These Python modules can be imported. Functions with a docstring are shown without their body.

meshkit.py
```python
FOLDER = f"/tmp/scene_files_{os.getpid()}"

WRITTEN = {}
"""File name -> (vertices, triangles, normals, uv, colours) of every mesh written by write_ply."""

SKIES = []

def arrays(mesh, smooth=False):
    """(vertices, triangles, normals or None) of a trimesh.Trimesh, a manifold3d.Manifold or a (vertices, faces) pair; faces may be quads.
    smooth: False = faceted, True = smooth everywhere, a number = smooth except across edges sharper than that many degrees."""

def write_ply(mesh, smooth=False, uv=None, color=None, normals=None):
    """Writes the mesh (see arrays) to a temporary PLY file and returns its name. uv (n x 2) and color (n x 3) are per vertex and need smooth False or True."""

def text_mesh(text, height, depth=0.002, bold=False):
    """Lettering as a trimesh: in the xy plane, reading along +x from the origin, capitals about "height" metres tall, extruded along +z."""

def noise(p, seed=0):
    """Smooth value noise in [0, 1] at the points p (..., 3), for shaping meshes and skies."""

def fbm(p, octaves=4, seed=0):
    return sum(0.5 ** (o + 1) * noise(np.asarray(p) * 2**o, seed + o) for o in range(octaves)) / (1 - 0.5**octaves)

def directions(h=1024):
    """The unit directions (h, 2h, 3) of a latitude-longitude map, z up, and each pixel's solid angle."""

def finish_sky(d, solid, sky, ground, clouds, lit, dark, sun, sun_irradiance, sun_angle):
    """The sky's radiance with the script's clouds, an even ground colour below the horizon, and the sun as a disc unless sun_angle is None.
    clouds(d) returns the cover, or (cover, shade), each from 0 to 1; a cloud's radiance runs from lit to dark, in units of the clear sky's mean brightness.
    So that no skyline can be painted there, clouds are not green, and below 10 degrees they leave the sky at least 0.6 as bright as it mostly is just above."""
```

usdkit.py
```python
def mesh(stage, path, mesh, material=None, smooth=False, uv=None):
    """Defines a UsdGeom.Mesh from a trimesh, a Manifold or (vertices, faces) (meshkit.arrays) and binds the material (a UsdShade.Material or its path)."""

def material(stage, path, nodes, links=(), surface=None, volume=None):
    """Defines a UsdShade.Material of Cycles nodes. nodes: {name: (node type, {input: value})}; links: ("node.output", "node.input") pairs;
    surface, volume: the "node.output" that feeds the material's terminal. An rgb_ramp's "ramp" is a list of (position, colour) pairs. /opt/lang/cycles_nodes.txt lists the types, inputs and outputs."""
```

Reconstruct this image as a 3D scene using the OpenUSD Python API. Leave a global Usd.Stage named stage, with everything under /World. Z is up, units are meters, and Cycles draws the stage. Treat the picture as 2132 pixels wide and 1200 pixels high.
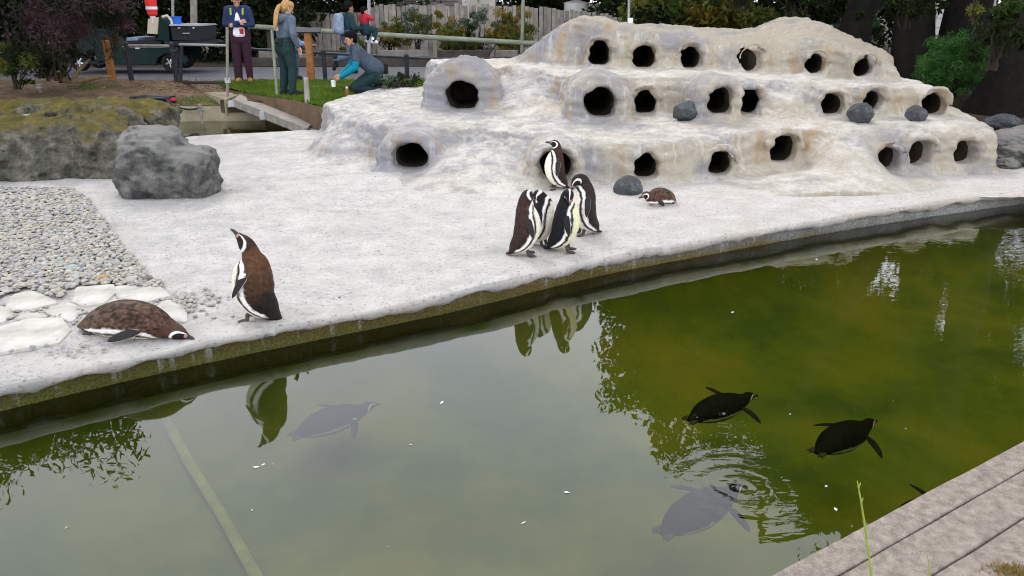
import math, random
import numpy as np, trimesh, manifold3d, usdkit, meshkit
from manifold3d import Manifold
from shapely.geometry import Polygon, LineString, Point, box as sbox
from scipy.interpolate import splprep, splev
from pxr import Gf, Sdf, Usd, UsdGeom, UsdLux, UsdShade, Vt

stage = Usd.Stage.CreateInMemory()
UsdGeom.SetStageUpAxis(stage, UsdGeom.Tokens.z)
UsdGeom.SetStageMetersPerUnit(stage, 1.0)
W = UsdGeom.Xform.Define(stage, '/World')
stage.SetDefaultPrim(W.GetPrim())
UsdGeom.Scope.Define(stage, '/World/Looks')
PI = math.pi

# ------------------------------------------------------------------ camera, sky, sun, exposure
EYE, PITCH, FPX = 2.05, math.radians(20.0), 1650.0
cam = UsdGeom.Camera.Define(stage, '/World/camera')
cam.AddTranslateOp().Set((0, 0, EYE))
cam.AddRotateXOp().Set(90 - 20.0)
cam.CreateHorizontalApertureAttr(36.0)
cam.CreateVerticalApertureAttr(36.0 * 576 / 1024)
cam.CreateFocalLengthAttr(36.0 * FPX / 2132)
cam.CreateClippingRangeAttr((0.05, 2000.0))
cam.CreateExposureAttr(0.15)

SUN_EL, SUN_AZ = math.radians(48), math.radians(-28)          # azimuth = atan2(x, y)
SKY_STRENGTH = 0.1
usdkit.material(stage, '/World/Looks/overcast_sky', {
    'sky': ('sky_texture', {'sky_type': 'single_scattering', 'sun_disc': False, 'sun_elevation': SUN_EL, 'sun_rotation': SUN_AZ}),
    'tc': ('texture_coordinate', {}),
    'map': ('mapping', {'scale': (1.0, 1.0, 2.4)}),
    'n': ('noise_texture', {'scale': 1.7, 'detail': 5, 'roughness': 0.5}),
    'cover': ('rgb_ramp', {'ramp': [(0.30, (0.78,) * 3), (0.62, (1, 1, 1))]}),
    'n2': ('noise_texture', {'scale': 2.6, 'detail': 4, 'roughness': 0.5}),
    'tone': ('rgb_ramp', {'ramp': [(0.3, (16.0, 16.7, 19.2)), (0.7, (20.4, 20.6, 21.4))]}),
    'mix': ('mix_color', {'use_clamp': False}),
    'bg': ('background_shader', {'strength': SKY_STRENGTH}),
}, [('tc.generated', 'map.vector'), ('map.vector', 'n.vector'), ('map.vector', 'n2.vector'), ('n.fac', 'cover.fac'), ('n2.fac', 'tone.fac'),
    ('cover.color', 'mix.fac'), ('sky.color', 'mix.a'), ('tone.color', 'mix.b'), ('mix.result', 'bg.color')], surface='bg.background')
dome = UsdLux.DomeLight.Define(stage, '/World/sky')
dome.GetPrim().SetCustomDataByKey('kind', 'structure')
UsdShade.MaterialBindingAPI.Apply(dome.GetPrim()).Bind(UsdShade.Material.Get(stage, '/World/Looks/overcast_sky'))
sun = UsdLux.DistantLight.Define(stage, '/World/sun')
sun.CreateIntensityAttr(0.4)
sun.CreateAngleAttr(14.0)
sun.CreateColorAttr((1.0, 0.96, 0.90))
sun.CreateNormalizeAttr(True)
sun.AddRotateZOp().Set(-math.degrees(SUN_AZ))
sun.AddRotateXOp().Set(-(90 - math.degrees(SUN_EL)))

# ------------------------------------------------------------------ helpers
_used = {}
def numbered(parent, name):
    k = (parent, name)
    n = _used.get(k, -1) + 1
    _used[k] = n
    return f'{parent}/{name}' if n == 0 else f'{parent}/{name}_{n:03d}'

def tag(prim, label=None, cat=None, group=None, kind=None):
    prim = prim.GetPrim() if hasattr(prim, 'GetPrim') else prim
    for k, v in (('label', label), ('category', cat), ('group', group), ('kind', kind)):
        if v:
            prim.SetCustomDataByKey(k, v)
    return prim

def thing(name, label, cat, group=None, loc=(0, 0, 0), rz=0.0, kind=None):
    x = UsdGeom.Xform.Define(stage, numbered('/World', name))
    x.AddTranslateOp().Set(tuple(float(c) for c in loc))
    if rz:
        x.AddRotateZOp().Set(math.degrees(rz))
    tag(x, label, cat, group, kind)
    return str(x.GetPath())

def put(parent, name, mesh, mat, smooth=30, col=None, label=None, normals=None):
    """One Mesh prim under parent (a path). mesh: trimesh, Manifold or (v, f)."""
    path = numbered(parent, name)
    if normals is not None or col is not None:
        v, f = meshkit.arrays(mesh, False)[:2]
        if normals is None:
            normals = meshkit.arrays((v, f), True)[2]
        m = UsdGeom.Mesh.Define(stage, path)
        m.CreatePointsAttr(Vt.Vec3fArray.FromNumpy(v.astype(np.float32)))
        m.CreateFaceVertexCountsAttr(Vt.IntArray.FromNumpy(np.full(len(f), 3, np.int32)))
        m.CreateFaceVertexIndicesAttr(Vt.IntArray.FromNumpy(f.astype(np.int32).ravel()))
        m.CreateSubdivisionSchemeAttr('none')
        m.CreateNormalsAttr(Vt.Vec3fArray.FromNumpy(np.asarray(normals, np.float32)))
        m.SetNormalsInterpolation('vertex')
        if col is not None:
            UsdGeom.PrimvarsAPI(m).CreatePrimvar('tint', Sdf.ValueTypeNames.Color3fArray, 'vertex').Set(Vt.Vec3fArray.FromNumpy(np.asarray(col, np.float32)))
        UsdShade.MaterialBindingAPI.Apply(m.GetPrim()).Bind(M[mat])
    else:
        m = usdkit.mesh(stage, path, mesh, M[mat], smooth=smooth)
    if label:
        tag(m, label)
    return path

def single(name, mesh, mat, label, cat, group=None, kind=None, **kw):
    p = put('/World', name, mesh, mat, **kw)
    tag(stage.GetPrimAtPath(p), label, cat, group, kind)
    return p

def setting(name, mesh, mat, **kw):
    p = put('/World', name, mesh, mat, **kw)
    tag(stage.GetPrimAtPath(p), kind=kw.pop('kind', 'structure'))
    return p

def ray(u, v):
    a, b = (u - 1066) / FPX, -(v - 600) / FPX
    return np.array([a, math.cos(PITCH) + b * math.sin(PITCH), -math.sin(PITCH) + b * math.cos(PITCH)])
def on_z(u, v, z=0.0):          # where the line of sight of a photo pixel meets the level z
    d = ray(u, v); p = d * ((z - EYE) / d[2]); return np.array([p[0], p[1], z])
def on_y(u, v, y):              # ... or stands y metres ahead
    d = ray(u, v); p = d * (y / d[1]); return np.array([p[0], p[1], EYE + p[2]])

def tm(v, f):
    return trimesh.Trimesh(np.asarray(v, float), np.asarray(f, int), process=False)
def cat(ms):
    ms = [trimesh.Trimesh(*meshkit.arrays(m)[:2], process=False) if not isinstance(m, trimesh.Trimesh) else m for m in ms]
    return trimesh.util.concatenate(ms)
def boxm(x0, x1, y0, y1, z0, z1, bev=0.0):
    if bev > 0:
        m = Manifold.hull_points(np.array([(x, y, z) for x, bx in ((x0, bev), (x1, -bev)) for y, by in ((y0, bev), (y1, -bev)) for z, bz in ((z0, bev), (z1, -bev)) for x, y, z in ((x + bx, y + by, z), (x + bx, y, z + bz), (x, y + by, z + bz))]))
        return trimesh.Trimesh(*meshkit.arrays(m)[:2], process=False)
    m = trimesh.creation.box((x1 - x0, y1 - y0, z1 - z0)); m.apply_translation(((x0 + x1) / 2, (y0 + y1) / 2, (z0 + z1) / 2)); return m
def tube(pts, rad, n=8, cap=True):
    """A tube along pts; rad: number, list, or list of (r1, r2)."""
    pts = np.asarray(pts, float); k = len(pts)
    r = np.broadcast_to(np.asarray(rad, float).reshape(-1, 1) if np.ndim(rad) == 1 else np.asarray(rad, float), (k, 1) if np.ndim(rad) < 2 else (k, 2))
    t = np.gradient(pts, axis=0); t /= np.maximum(np.linalg.norm(t, axis=1, keepdims=True), 1e-9)
    up = np.array([0, 0, 1.0]) if abs(t[0][2]) < 0.9 else np.array([1.0, 0, 0])
    rows = []
    a = np.linspace(0, 2 * PI, n, endpoint=False)
    for i in range(k):
        s = np.cross(t[i], up); s /= max(np.linalg.norm(s), 1e-9); up2 = np.cross(s, t[i]); up = up2
        rows.append(pts[i] + np.outer(np.cos(a) * r[i, 0], s) + np.outer(np.sin(a) * r[i, -1], up2))
    v = np.vstack(rows); f = []
    for i in range(k - 1):
        for j in range(n):
            b, c = i * n + j, i * n + (j + 1) % n
            f += [(b, c, c + n), (b, c + n, b + n)]
    if cap:
        v = np.vstack([v, pts[0], pts[-1]]); e = k * n
        for j in range(n):
            f += [(e, (j + 1) % n, j), (e + 1, (k - 1) * n + j, (k - 1) * n + (j + 1) % n)]
    return tm(v, f)
def rot(m, ax, ang, at=(0, 0, 0)):
    m = m.copy(); m.apply_transform(trimesh.transformations.rotation_matrix(ang, ax, at)); return m
def mv(m, d):
    m = m.copy(); m.apply_translation(d); return m
def ball(p, r, n=2):
    m = Manifold.sphere(1.0, 16).scale(r if np.ndim(r) else (r, r, r)); return m.translate(tuple(float(c) for c in p))
def chain(nodes, seg=16):
    """Union of hulls of consecutive spheres ((x, y, z), r)."""
    ss = [Manifold.sphere(float(r), seg).translate(tuple(float(c) for c in p)) for p, r in nodes]
    if len(ss) == 1:
        return ss[0]
    return Manifold.batch_boolean([Manifold.batch_hull([ss[i], ss[i + 1]]) for i in range(len(ss) - 1)], manifold3d.OpType.Add)
def soften(m, edge=0.02, it=8):
    m = m.refine_to_length(edge)
    t = trimesh.Trimesh(*meshkit.arrays(m)[:2], process=True)
    trimesh.smoothing.filter_taubin(t, iterations=it)
    return t
def fbm(p, s, o=4, seed=0):
    return meshkit.fbm(np.asarray(p) * s, o, seed) - 0.5

# ------------------------------------------------------------------ materials
M = {}
def mat(name, nodes, links=(), surface='p.BSDF', volume=None):
    M[name] = usdkit.material(stage, f'/World/Looks/{name}', nodes, links, surface=surface, volume=volume)
def plain(name, col, rough=0.6, metal=0.0, var=0.25, scale=6.0, bump=0.0, bscale=60.0, spec=0.15, coat=0.0):
    """A colour with mottling and fine relief."""
    c = np.array(col, float)
    nodes = {'g': ('texture_coordinate', {}), 'n': ('noise_texture', {'scale': scale, 'detail': 5, 'roughness': 0.6}),
             'r': ('rgb_ramp', {'ramp': [(0.25, tuple(c * (1 - var))), (0.75, tuple(np.minimum(c * (1 + var), 0.95)))]}),
             'p': ('principled_bsdf', {'roughness': rough, 'metallic': metal, 'specular_ior_level': spec, 'coat_weight': coat})}
    links = [('g.object', 'n.vector'), ('n.fac', 'r.fac'), ('r.color', 'p.base_color')]
    if bump:
        nodes['n2'] = ('noise_texture', {'scale': bscale, 'detail': 4})
        nodes['b'] = ('bump', {'strength': bump, 'distance': 0.02})
        links += [('g.object', 'n2.vector'), ('n2.fac', 'b.height'), ('b.normal', 'p.normal')]
    mat(name, nodes, links)

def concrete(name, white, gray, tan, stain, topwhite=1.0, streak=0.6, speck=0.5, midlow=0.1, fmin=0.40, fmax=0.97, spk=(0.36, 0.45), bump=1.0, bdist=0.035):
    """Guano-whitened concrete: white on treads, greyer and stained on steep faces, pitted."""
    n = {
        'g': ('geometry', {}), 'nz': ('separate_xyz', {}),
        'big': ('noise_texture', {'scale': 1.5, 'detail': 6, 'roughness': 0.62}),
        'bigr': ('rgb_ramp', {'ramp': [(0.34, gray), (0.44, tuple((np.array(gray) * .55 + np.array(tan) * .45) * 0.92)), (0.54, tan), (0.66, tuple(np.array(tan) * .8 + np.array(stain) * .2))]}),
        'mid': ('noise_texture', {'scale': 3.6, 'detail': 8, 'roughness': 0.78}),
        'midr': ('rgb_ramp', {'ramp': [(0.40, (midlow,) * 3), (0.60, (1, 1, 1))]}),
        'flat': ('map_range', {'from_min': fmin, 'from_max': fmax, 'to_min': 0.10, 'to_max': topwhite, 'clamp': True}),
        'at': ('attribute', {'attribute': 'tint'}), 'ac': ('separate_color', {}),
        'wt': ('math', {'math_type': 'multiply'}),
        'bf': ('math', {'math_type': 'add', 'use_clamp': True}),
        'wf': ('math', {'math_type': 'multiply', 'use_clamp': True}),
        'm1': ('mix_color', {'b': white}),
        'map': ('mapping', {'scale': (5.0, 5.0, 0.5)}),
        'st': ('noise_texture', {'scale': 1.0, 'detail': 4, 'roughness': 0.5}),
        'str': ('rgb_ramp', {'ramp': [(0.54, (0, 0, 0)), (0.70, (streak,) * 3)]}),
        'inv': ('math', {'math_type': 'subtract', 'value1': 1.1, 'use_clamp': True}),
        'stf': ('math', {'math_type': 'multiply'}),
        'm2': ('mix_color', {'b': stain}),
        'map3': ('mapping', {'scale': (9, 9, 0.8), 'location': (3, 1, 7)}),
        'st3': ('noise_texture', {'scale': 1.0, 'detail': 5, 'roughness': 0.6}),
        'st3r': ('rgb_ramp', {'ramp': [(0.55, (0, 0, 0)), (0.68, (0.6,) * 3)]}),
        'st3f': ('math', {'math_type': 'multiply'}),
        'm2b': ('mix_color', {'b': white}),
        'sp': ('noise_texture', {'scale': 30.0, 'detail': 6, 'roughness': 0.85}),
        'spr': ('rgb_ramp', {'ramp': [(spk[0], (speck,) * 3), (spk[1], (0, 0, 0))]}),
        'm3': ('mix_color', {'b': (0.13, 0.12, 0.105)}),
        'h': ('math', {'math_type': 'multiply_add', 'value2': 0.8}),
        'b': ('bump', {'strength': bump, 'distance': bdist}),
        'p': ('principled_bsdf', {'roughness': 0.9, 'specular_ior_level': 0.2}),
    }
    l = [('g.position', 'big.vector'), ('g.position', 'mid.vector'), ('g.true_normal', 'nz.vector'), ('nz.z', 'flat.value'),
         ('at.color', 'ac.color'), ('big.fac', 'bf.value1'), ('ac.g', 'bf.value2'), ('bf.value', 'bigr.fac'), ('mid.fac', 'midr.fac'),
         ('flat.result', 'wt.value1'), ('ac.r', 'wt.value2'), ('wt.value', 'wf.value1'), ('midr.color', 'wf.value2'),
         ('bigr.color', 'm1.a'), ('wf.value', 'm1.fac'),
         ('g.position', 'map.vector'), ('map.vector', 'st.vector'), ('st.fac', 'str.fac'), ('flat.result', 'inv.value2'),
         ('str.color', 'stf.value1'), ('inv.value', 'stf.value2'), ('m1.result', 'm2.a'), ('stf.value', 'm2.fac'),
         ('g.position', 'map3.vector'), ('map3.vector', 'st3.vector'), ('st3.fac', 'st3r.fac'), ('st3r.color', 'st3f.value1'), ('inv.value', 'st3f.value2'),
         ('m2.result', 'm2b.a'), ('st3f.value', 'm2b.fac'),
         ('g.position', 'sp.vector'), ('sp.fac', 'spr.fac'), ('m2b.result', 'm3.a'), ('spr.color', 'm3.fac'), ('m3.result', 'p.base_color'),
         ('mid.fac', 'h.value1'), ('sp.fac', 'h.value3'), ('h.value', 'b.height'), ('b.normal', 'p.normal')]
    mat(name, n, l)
# tint primvar of concrete: r = how thickly whitewashed, cut along the island lip as painted shade, g = shift from grey towards tan
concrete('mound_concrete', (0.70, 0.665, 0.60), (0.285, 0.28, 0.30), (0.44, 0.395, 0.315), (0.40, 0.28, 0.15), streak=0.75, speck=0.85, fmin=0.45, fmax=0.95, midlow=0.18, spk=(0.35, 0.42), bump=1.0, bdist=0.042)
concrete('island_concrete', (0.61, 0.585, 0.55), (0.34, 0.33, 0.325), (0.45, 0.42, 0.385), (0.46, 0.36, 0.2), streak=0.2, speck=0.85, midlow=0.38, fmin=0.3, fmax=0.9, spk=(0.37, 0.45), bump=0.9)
mat('burrow_shade', {'g': ('geometry', {}), 'n': ('noise_texture', {'scale': 7, 'detail': 4}), 'r': ('rgb_ramp', {'ramp': [(0.3, (0.022, 0.018, 0.012)), (0.7, (0.06, 0.05, 0.034))]}),  # near-black tunnel lining: the shade deep inside is put into the colour
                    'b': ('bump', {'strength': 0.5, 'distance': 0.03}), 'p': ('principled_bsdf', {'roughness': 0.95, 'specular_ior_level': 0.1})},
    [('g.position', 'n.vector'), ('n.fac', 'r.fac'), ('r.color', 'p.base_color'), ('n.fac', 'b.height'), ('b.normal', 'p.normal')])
plain('burrow_tan', (0.17, 0.145, 0.10), 0.95, var=.35, scale=7, bump=.5, bscale=25)
mat('pool_wall', {   # grey render above, mustard algae towards the water line, scum line of barnacle-like grit
    'g': ('geometry', {}), 's': ('separate_xyz', {}), 'n': ('noise_texture', {'scale': 2.2, 'detail': 6, 'roughness': 0.65}),
    'hh': ('math', {'math_type': 'multiply_add', 'value2': 0.16}),
    'sx': ('math', {'math_type': 'multiply_add', 'value2': 0.034, 'value3': -0.065}),
    'h2': ('math', {'math_type': 'add'}),
    'r': ('rgb_ramp', {'ramp': [(0.0, (0.065, 0.072, 0.008)), (0.35, (0.075, 0.07, 0.012)), (0.52, (0.095, 0.070, 0.015)), (0.64, (0.135, 0.105, 0.035)), (0.76, (0.16, 0.155, 0.135)), (1.0, (0.27, 0.27, 0.26))]}),
    'mr': ('map_range', {'from_min': -0.32, 'from_max': 0.02, 'clamp': True}),
    'map': ('mapping', {'scale': (14, 14, 0.7)}), 'st': ('noise_texture', {'scale': 1.0, 'detail': 3}),
    'sr': ('rgb_ramp', {'ramp': [(0.58, (0, 0, 0)), (0.70, (0.5,) * 3)]}), 'm': ('mix_color', {'b': (0.42, 0.42, 0.40)}),
    'abv': ('map_range', {'from_min': -0.20, 'from_max': -0.12, 'clamp': True}), 'sf': ('math', {'math_type': 'multiply'}),
    'f': ('noise_texture', {'scale': 60, 'detail': 4}), 'fr': ('rgb_ramp', {'ramp': [(0.35, (0.55,) * 3), (0.65, (1.2,) * 3)]}),
    'mm': ('mix_color', {'blend_type': 'multiply', 'fac': 1.0}),
    'b': ('bump', {'strength': 0.8, 'distance': 0.02}), 'p': ('principled_bsdf', {'roughness': 0.75, 'specular_ior_level': 0.3})},
    [('g.position', 's.vector'), ('g.position', 'n.vector'), ('n.fac', 'hh.value1'), ('s.z', 'hh.value3'), ('s.x', 'sx.value1'), ('hh.value', 'h2.value1'), ('sx.value', 'h2.value2'),
     ('h2.value', 'mr.value'), ('mr.result', 'r.fac'), ('g.position', 'map.vector'), ('map.vector', 'st.vector'), ('st.fac', 'sr.fac'),
     ('s.z', 'abv.value'), ('abv.result', 'sf.value1'), ('sr.color', 'sf.value2'), ('r.color', 'm.a'), ('sf.value', 'm.fac'),
     ('g.position', 'f.vector'), ('f.fac', 'fr.fac'), ('m.result', 'mm.a'), ('fr.color', 'mm.b'), ('mm.result', 'p.base_color'), ('f.fac', 'b.height'), ('b.normal', 'p.normal')])
mat('pool_floor', {'g': ('geometry', {}), 'n': ('noise_texture', {'scale': 1.1, 'detail': 6, 'roughness': 0.6}),
                   'r': ('rgb_ramp', {'ramp': [(0.36, (0.055, 0.095, 0.003)), (0.46, (0.095, 0.13, 0.003)), (0.54, (0.13, 0.15, 0.003)), (0.66, (0.185, 0.175, 0.010))]}), 'p': ('principled_bsdf', {'roughness': 0.9})},
    [('g.position', 'n.vector'), ('n.fac', 'r.fac'), ('r.color', 'p.base_color')])
mat('pool_water', {
    'g': ('geometry', {}), 'n1': ('noise_texture', {'scale': 1.3, 'detail': 2, 'roughness': 0.4, 'distortion': 0.6}),
    'm2': ('mapping', {'scale': (5.5, 11.0, 1.0), 'rotation': (0, 0, 0.45)}), 'n2': ('noise_texture', {'scale': 1.0, 'detail': 2, 'distortion': 0.8}),
    's': ('separate_xyz', {}), 'rip': ('map_range', {'from_min': 2.2, 'from_max': 6.0, 'to_min': 0.02, 'to_max': 0.55, 'clamp': True}),
    'a2': ('math', {'math_type': 'multiply'}), 'sum': ('math', {'math_type': 'multiply_add', 'value2': 0.8}),
    'b': ('bump', {'strength': 0.17, 'distance': 0.018}),
    'd1': ('vector_math', {'math_type': 'distance', 'vector2': tuple(on_z(1545, 1015, -0.2))}), 'd2': ('vector_math', {'math_type': 'distance', 'vector2': tuple(on_z(1500, 850, -0.2))}),
    's1': ('math', {'math_type': 'multiply', 'value2': 62.0}), 's2': ('math', {'math_type': 'multiply', 'value2': 48.0}), 'w1': ('math', {'math_type': 'sine'}), 'w2': ('math', {'math_type': 'sine'}),
    'k1': ('map_range', {'from_min': 0.03, 'from_max': 0.42, 'to_min': 0.22, 'to_max': 0.0, 'clamp': True}), 'k2': ('map_range', {'from_min': 0.05, 'from_max': 0.5, 'to_min': 0.10, 'to_max': 0.0, 'clamp': True}),
    'r1': ('math', {'math_type': 'multiply'}), 'r2': ('math', {'math_type': 'multiply'}), 'q1': ('math', {'math_type': 'add'}), 'q2': ('math', {'math_type': 'add'}), 'wob': ('math', {'math_type': 'multiply_add', 'value2': 7.0}),
    'f': ('fresnel', {'IOR': 1.62}), 't': ('transparent_bsdf', {'color': (0.84, 0.85, 0.55)}), 'gl': ('glossy_bsdf', {'color': (1, 1, 1), 'roughness': 0.0}),
    'mix': ('mix_closure', {})},
    [('g.position', 'n1.vector'), ('g.position', 'm2.vector'), ('m2.vector', 'n2.vector'), ('g.position', 's.vector'), ('s.x', 'rip.value'),
     ('n2.fac', 'a2.value1'), ('rip.result', 'a2.value2'), ('n1.fac', 'sum.value1'), ('a2.value', 'sum.value3'), ('g.position', 'd1.vector1'), ('g.position', 'd2.vector1'), ('d1.value', 's1.value1'), ('d2.value', 's2.value1'), ('n2.fac', 'wob.value1'), ('s1.value', 'wob.value3'), ('wob.value', 'w1.value1'), ('s2.value', 'w2.value1'), ('d1.value', 'k1.value'), ('d2.value', 'k2.value'),
     ('w1.value', 'r1.value1'), ('k1.result', 'r1.value2'), ('w2.value', 'r2.value1'), ('k2.result', 'r2.value2'), ('r1.value', 'q1.value1'), ('r2.value', 'q1.value2'), ('q1.value', 'q2.value1'), ('sum.value', 'q2.value2'), ('q2.value', 'b.height'),
     ('b.normal', 'gl.normal'), ('b.normal', 'f.normal'), ('f.fac', 'mix.fac'), ('t.BSDF', 'mix.closure1'), ('gl.BSDF', 'mix.closure2')], surface='mix.closure')
mat('water_body', {'v': ('principled_volume', {'color': (0.42, 0.56, 0.14), 'density': 0.95, 'absorption_color': (0.25, 0.30, 0.05), 'anisotropy': 0.3})}, surface=None, volume='v.volume')
plain('soil', (0.115, 0.078, 0.05), 0.95, var=0.5, scale=3.0, bump=0.8, bscale=30)
plain('dark_soil', (0.06, 0.045, 0.03), 0.95, var=0.5, scale=2.0, bump=0.8, bscale=20)
plain('asphalt', (0.12, 0.12, 0.13), 0.85, var=0.18, scale=3.0, bump=0.4, bscale=150)
plain('plank', (0.265, 0.225, 0.19), 0.88, var=0.42, scale=26.0, bump=0.9, bscale=150)
plain('black_gap', (0.03, 0.02, 0.015), 0.9)
plain('wall_concrete', (0.24, 0.21, 0.145), 0.9, var=0.3, scale=4, bump=0.5, bscale=50)
plain('lawn_soil', (0.07, 0.085, 0.02), 0.95, var=0.4, scale=5)

ZW = -0.20          # pool water level

# ------------------------------------------------------------------ pool and penguin island
_edge = np.array([(-6.2, 1.35), (-5.2, 2.2), (-4.1, 3.12), (-2.94, 4.02), (-2.40, 4.43), (-1.71, 4.82), (-1.24, 5.14), (-0.24, 5.69), (0.64, 6.36), (2.07, 7.11), (2.5, 7.40), (3.99, 8.12), (5.96, 8.99), (7.6, 9.65), (9.5, 10.4), (11.5, 11.2)])
_tck, _ = splprep(_edge.T, s=0.003)
def edge_curve(n):
    t = np.linspace(0, 1, n); p = np.array(splev(t, _tck)).T
    seg = np.r_[0, np.cumsum(np.linalg.norm(np.diff(p, axis=0), axis=1))]
    u = np.linspace(0, seg[-1], n)
    return np.stack([np.interp(u, seg, p[:, 0]), np.interp(u, seg, p[:, 1])], 1)
EDGE = edge_curve(1300)
INW = np.array([-0.50, 0.866])
DECK_A, DECK_DIR = np.array([0.83, 2.09]), np.array([0.846, 0.533]) / np.hypot(0.846, 0.533)
DECK_N = np.array([DECK_DIR[1], -DECK_DIR[0]])       # away from the pool

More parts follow.
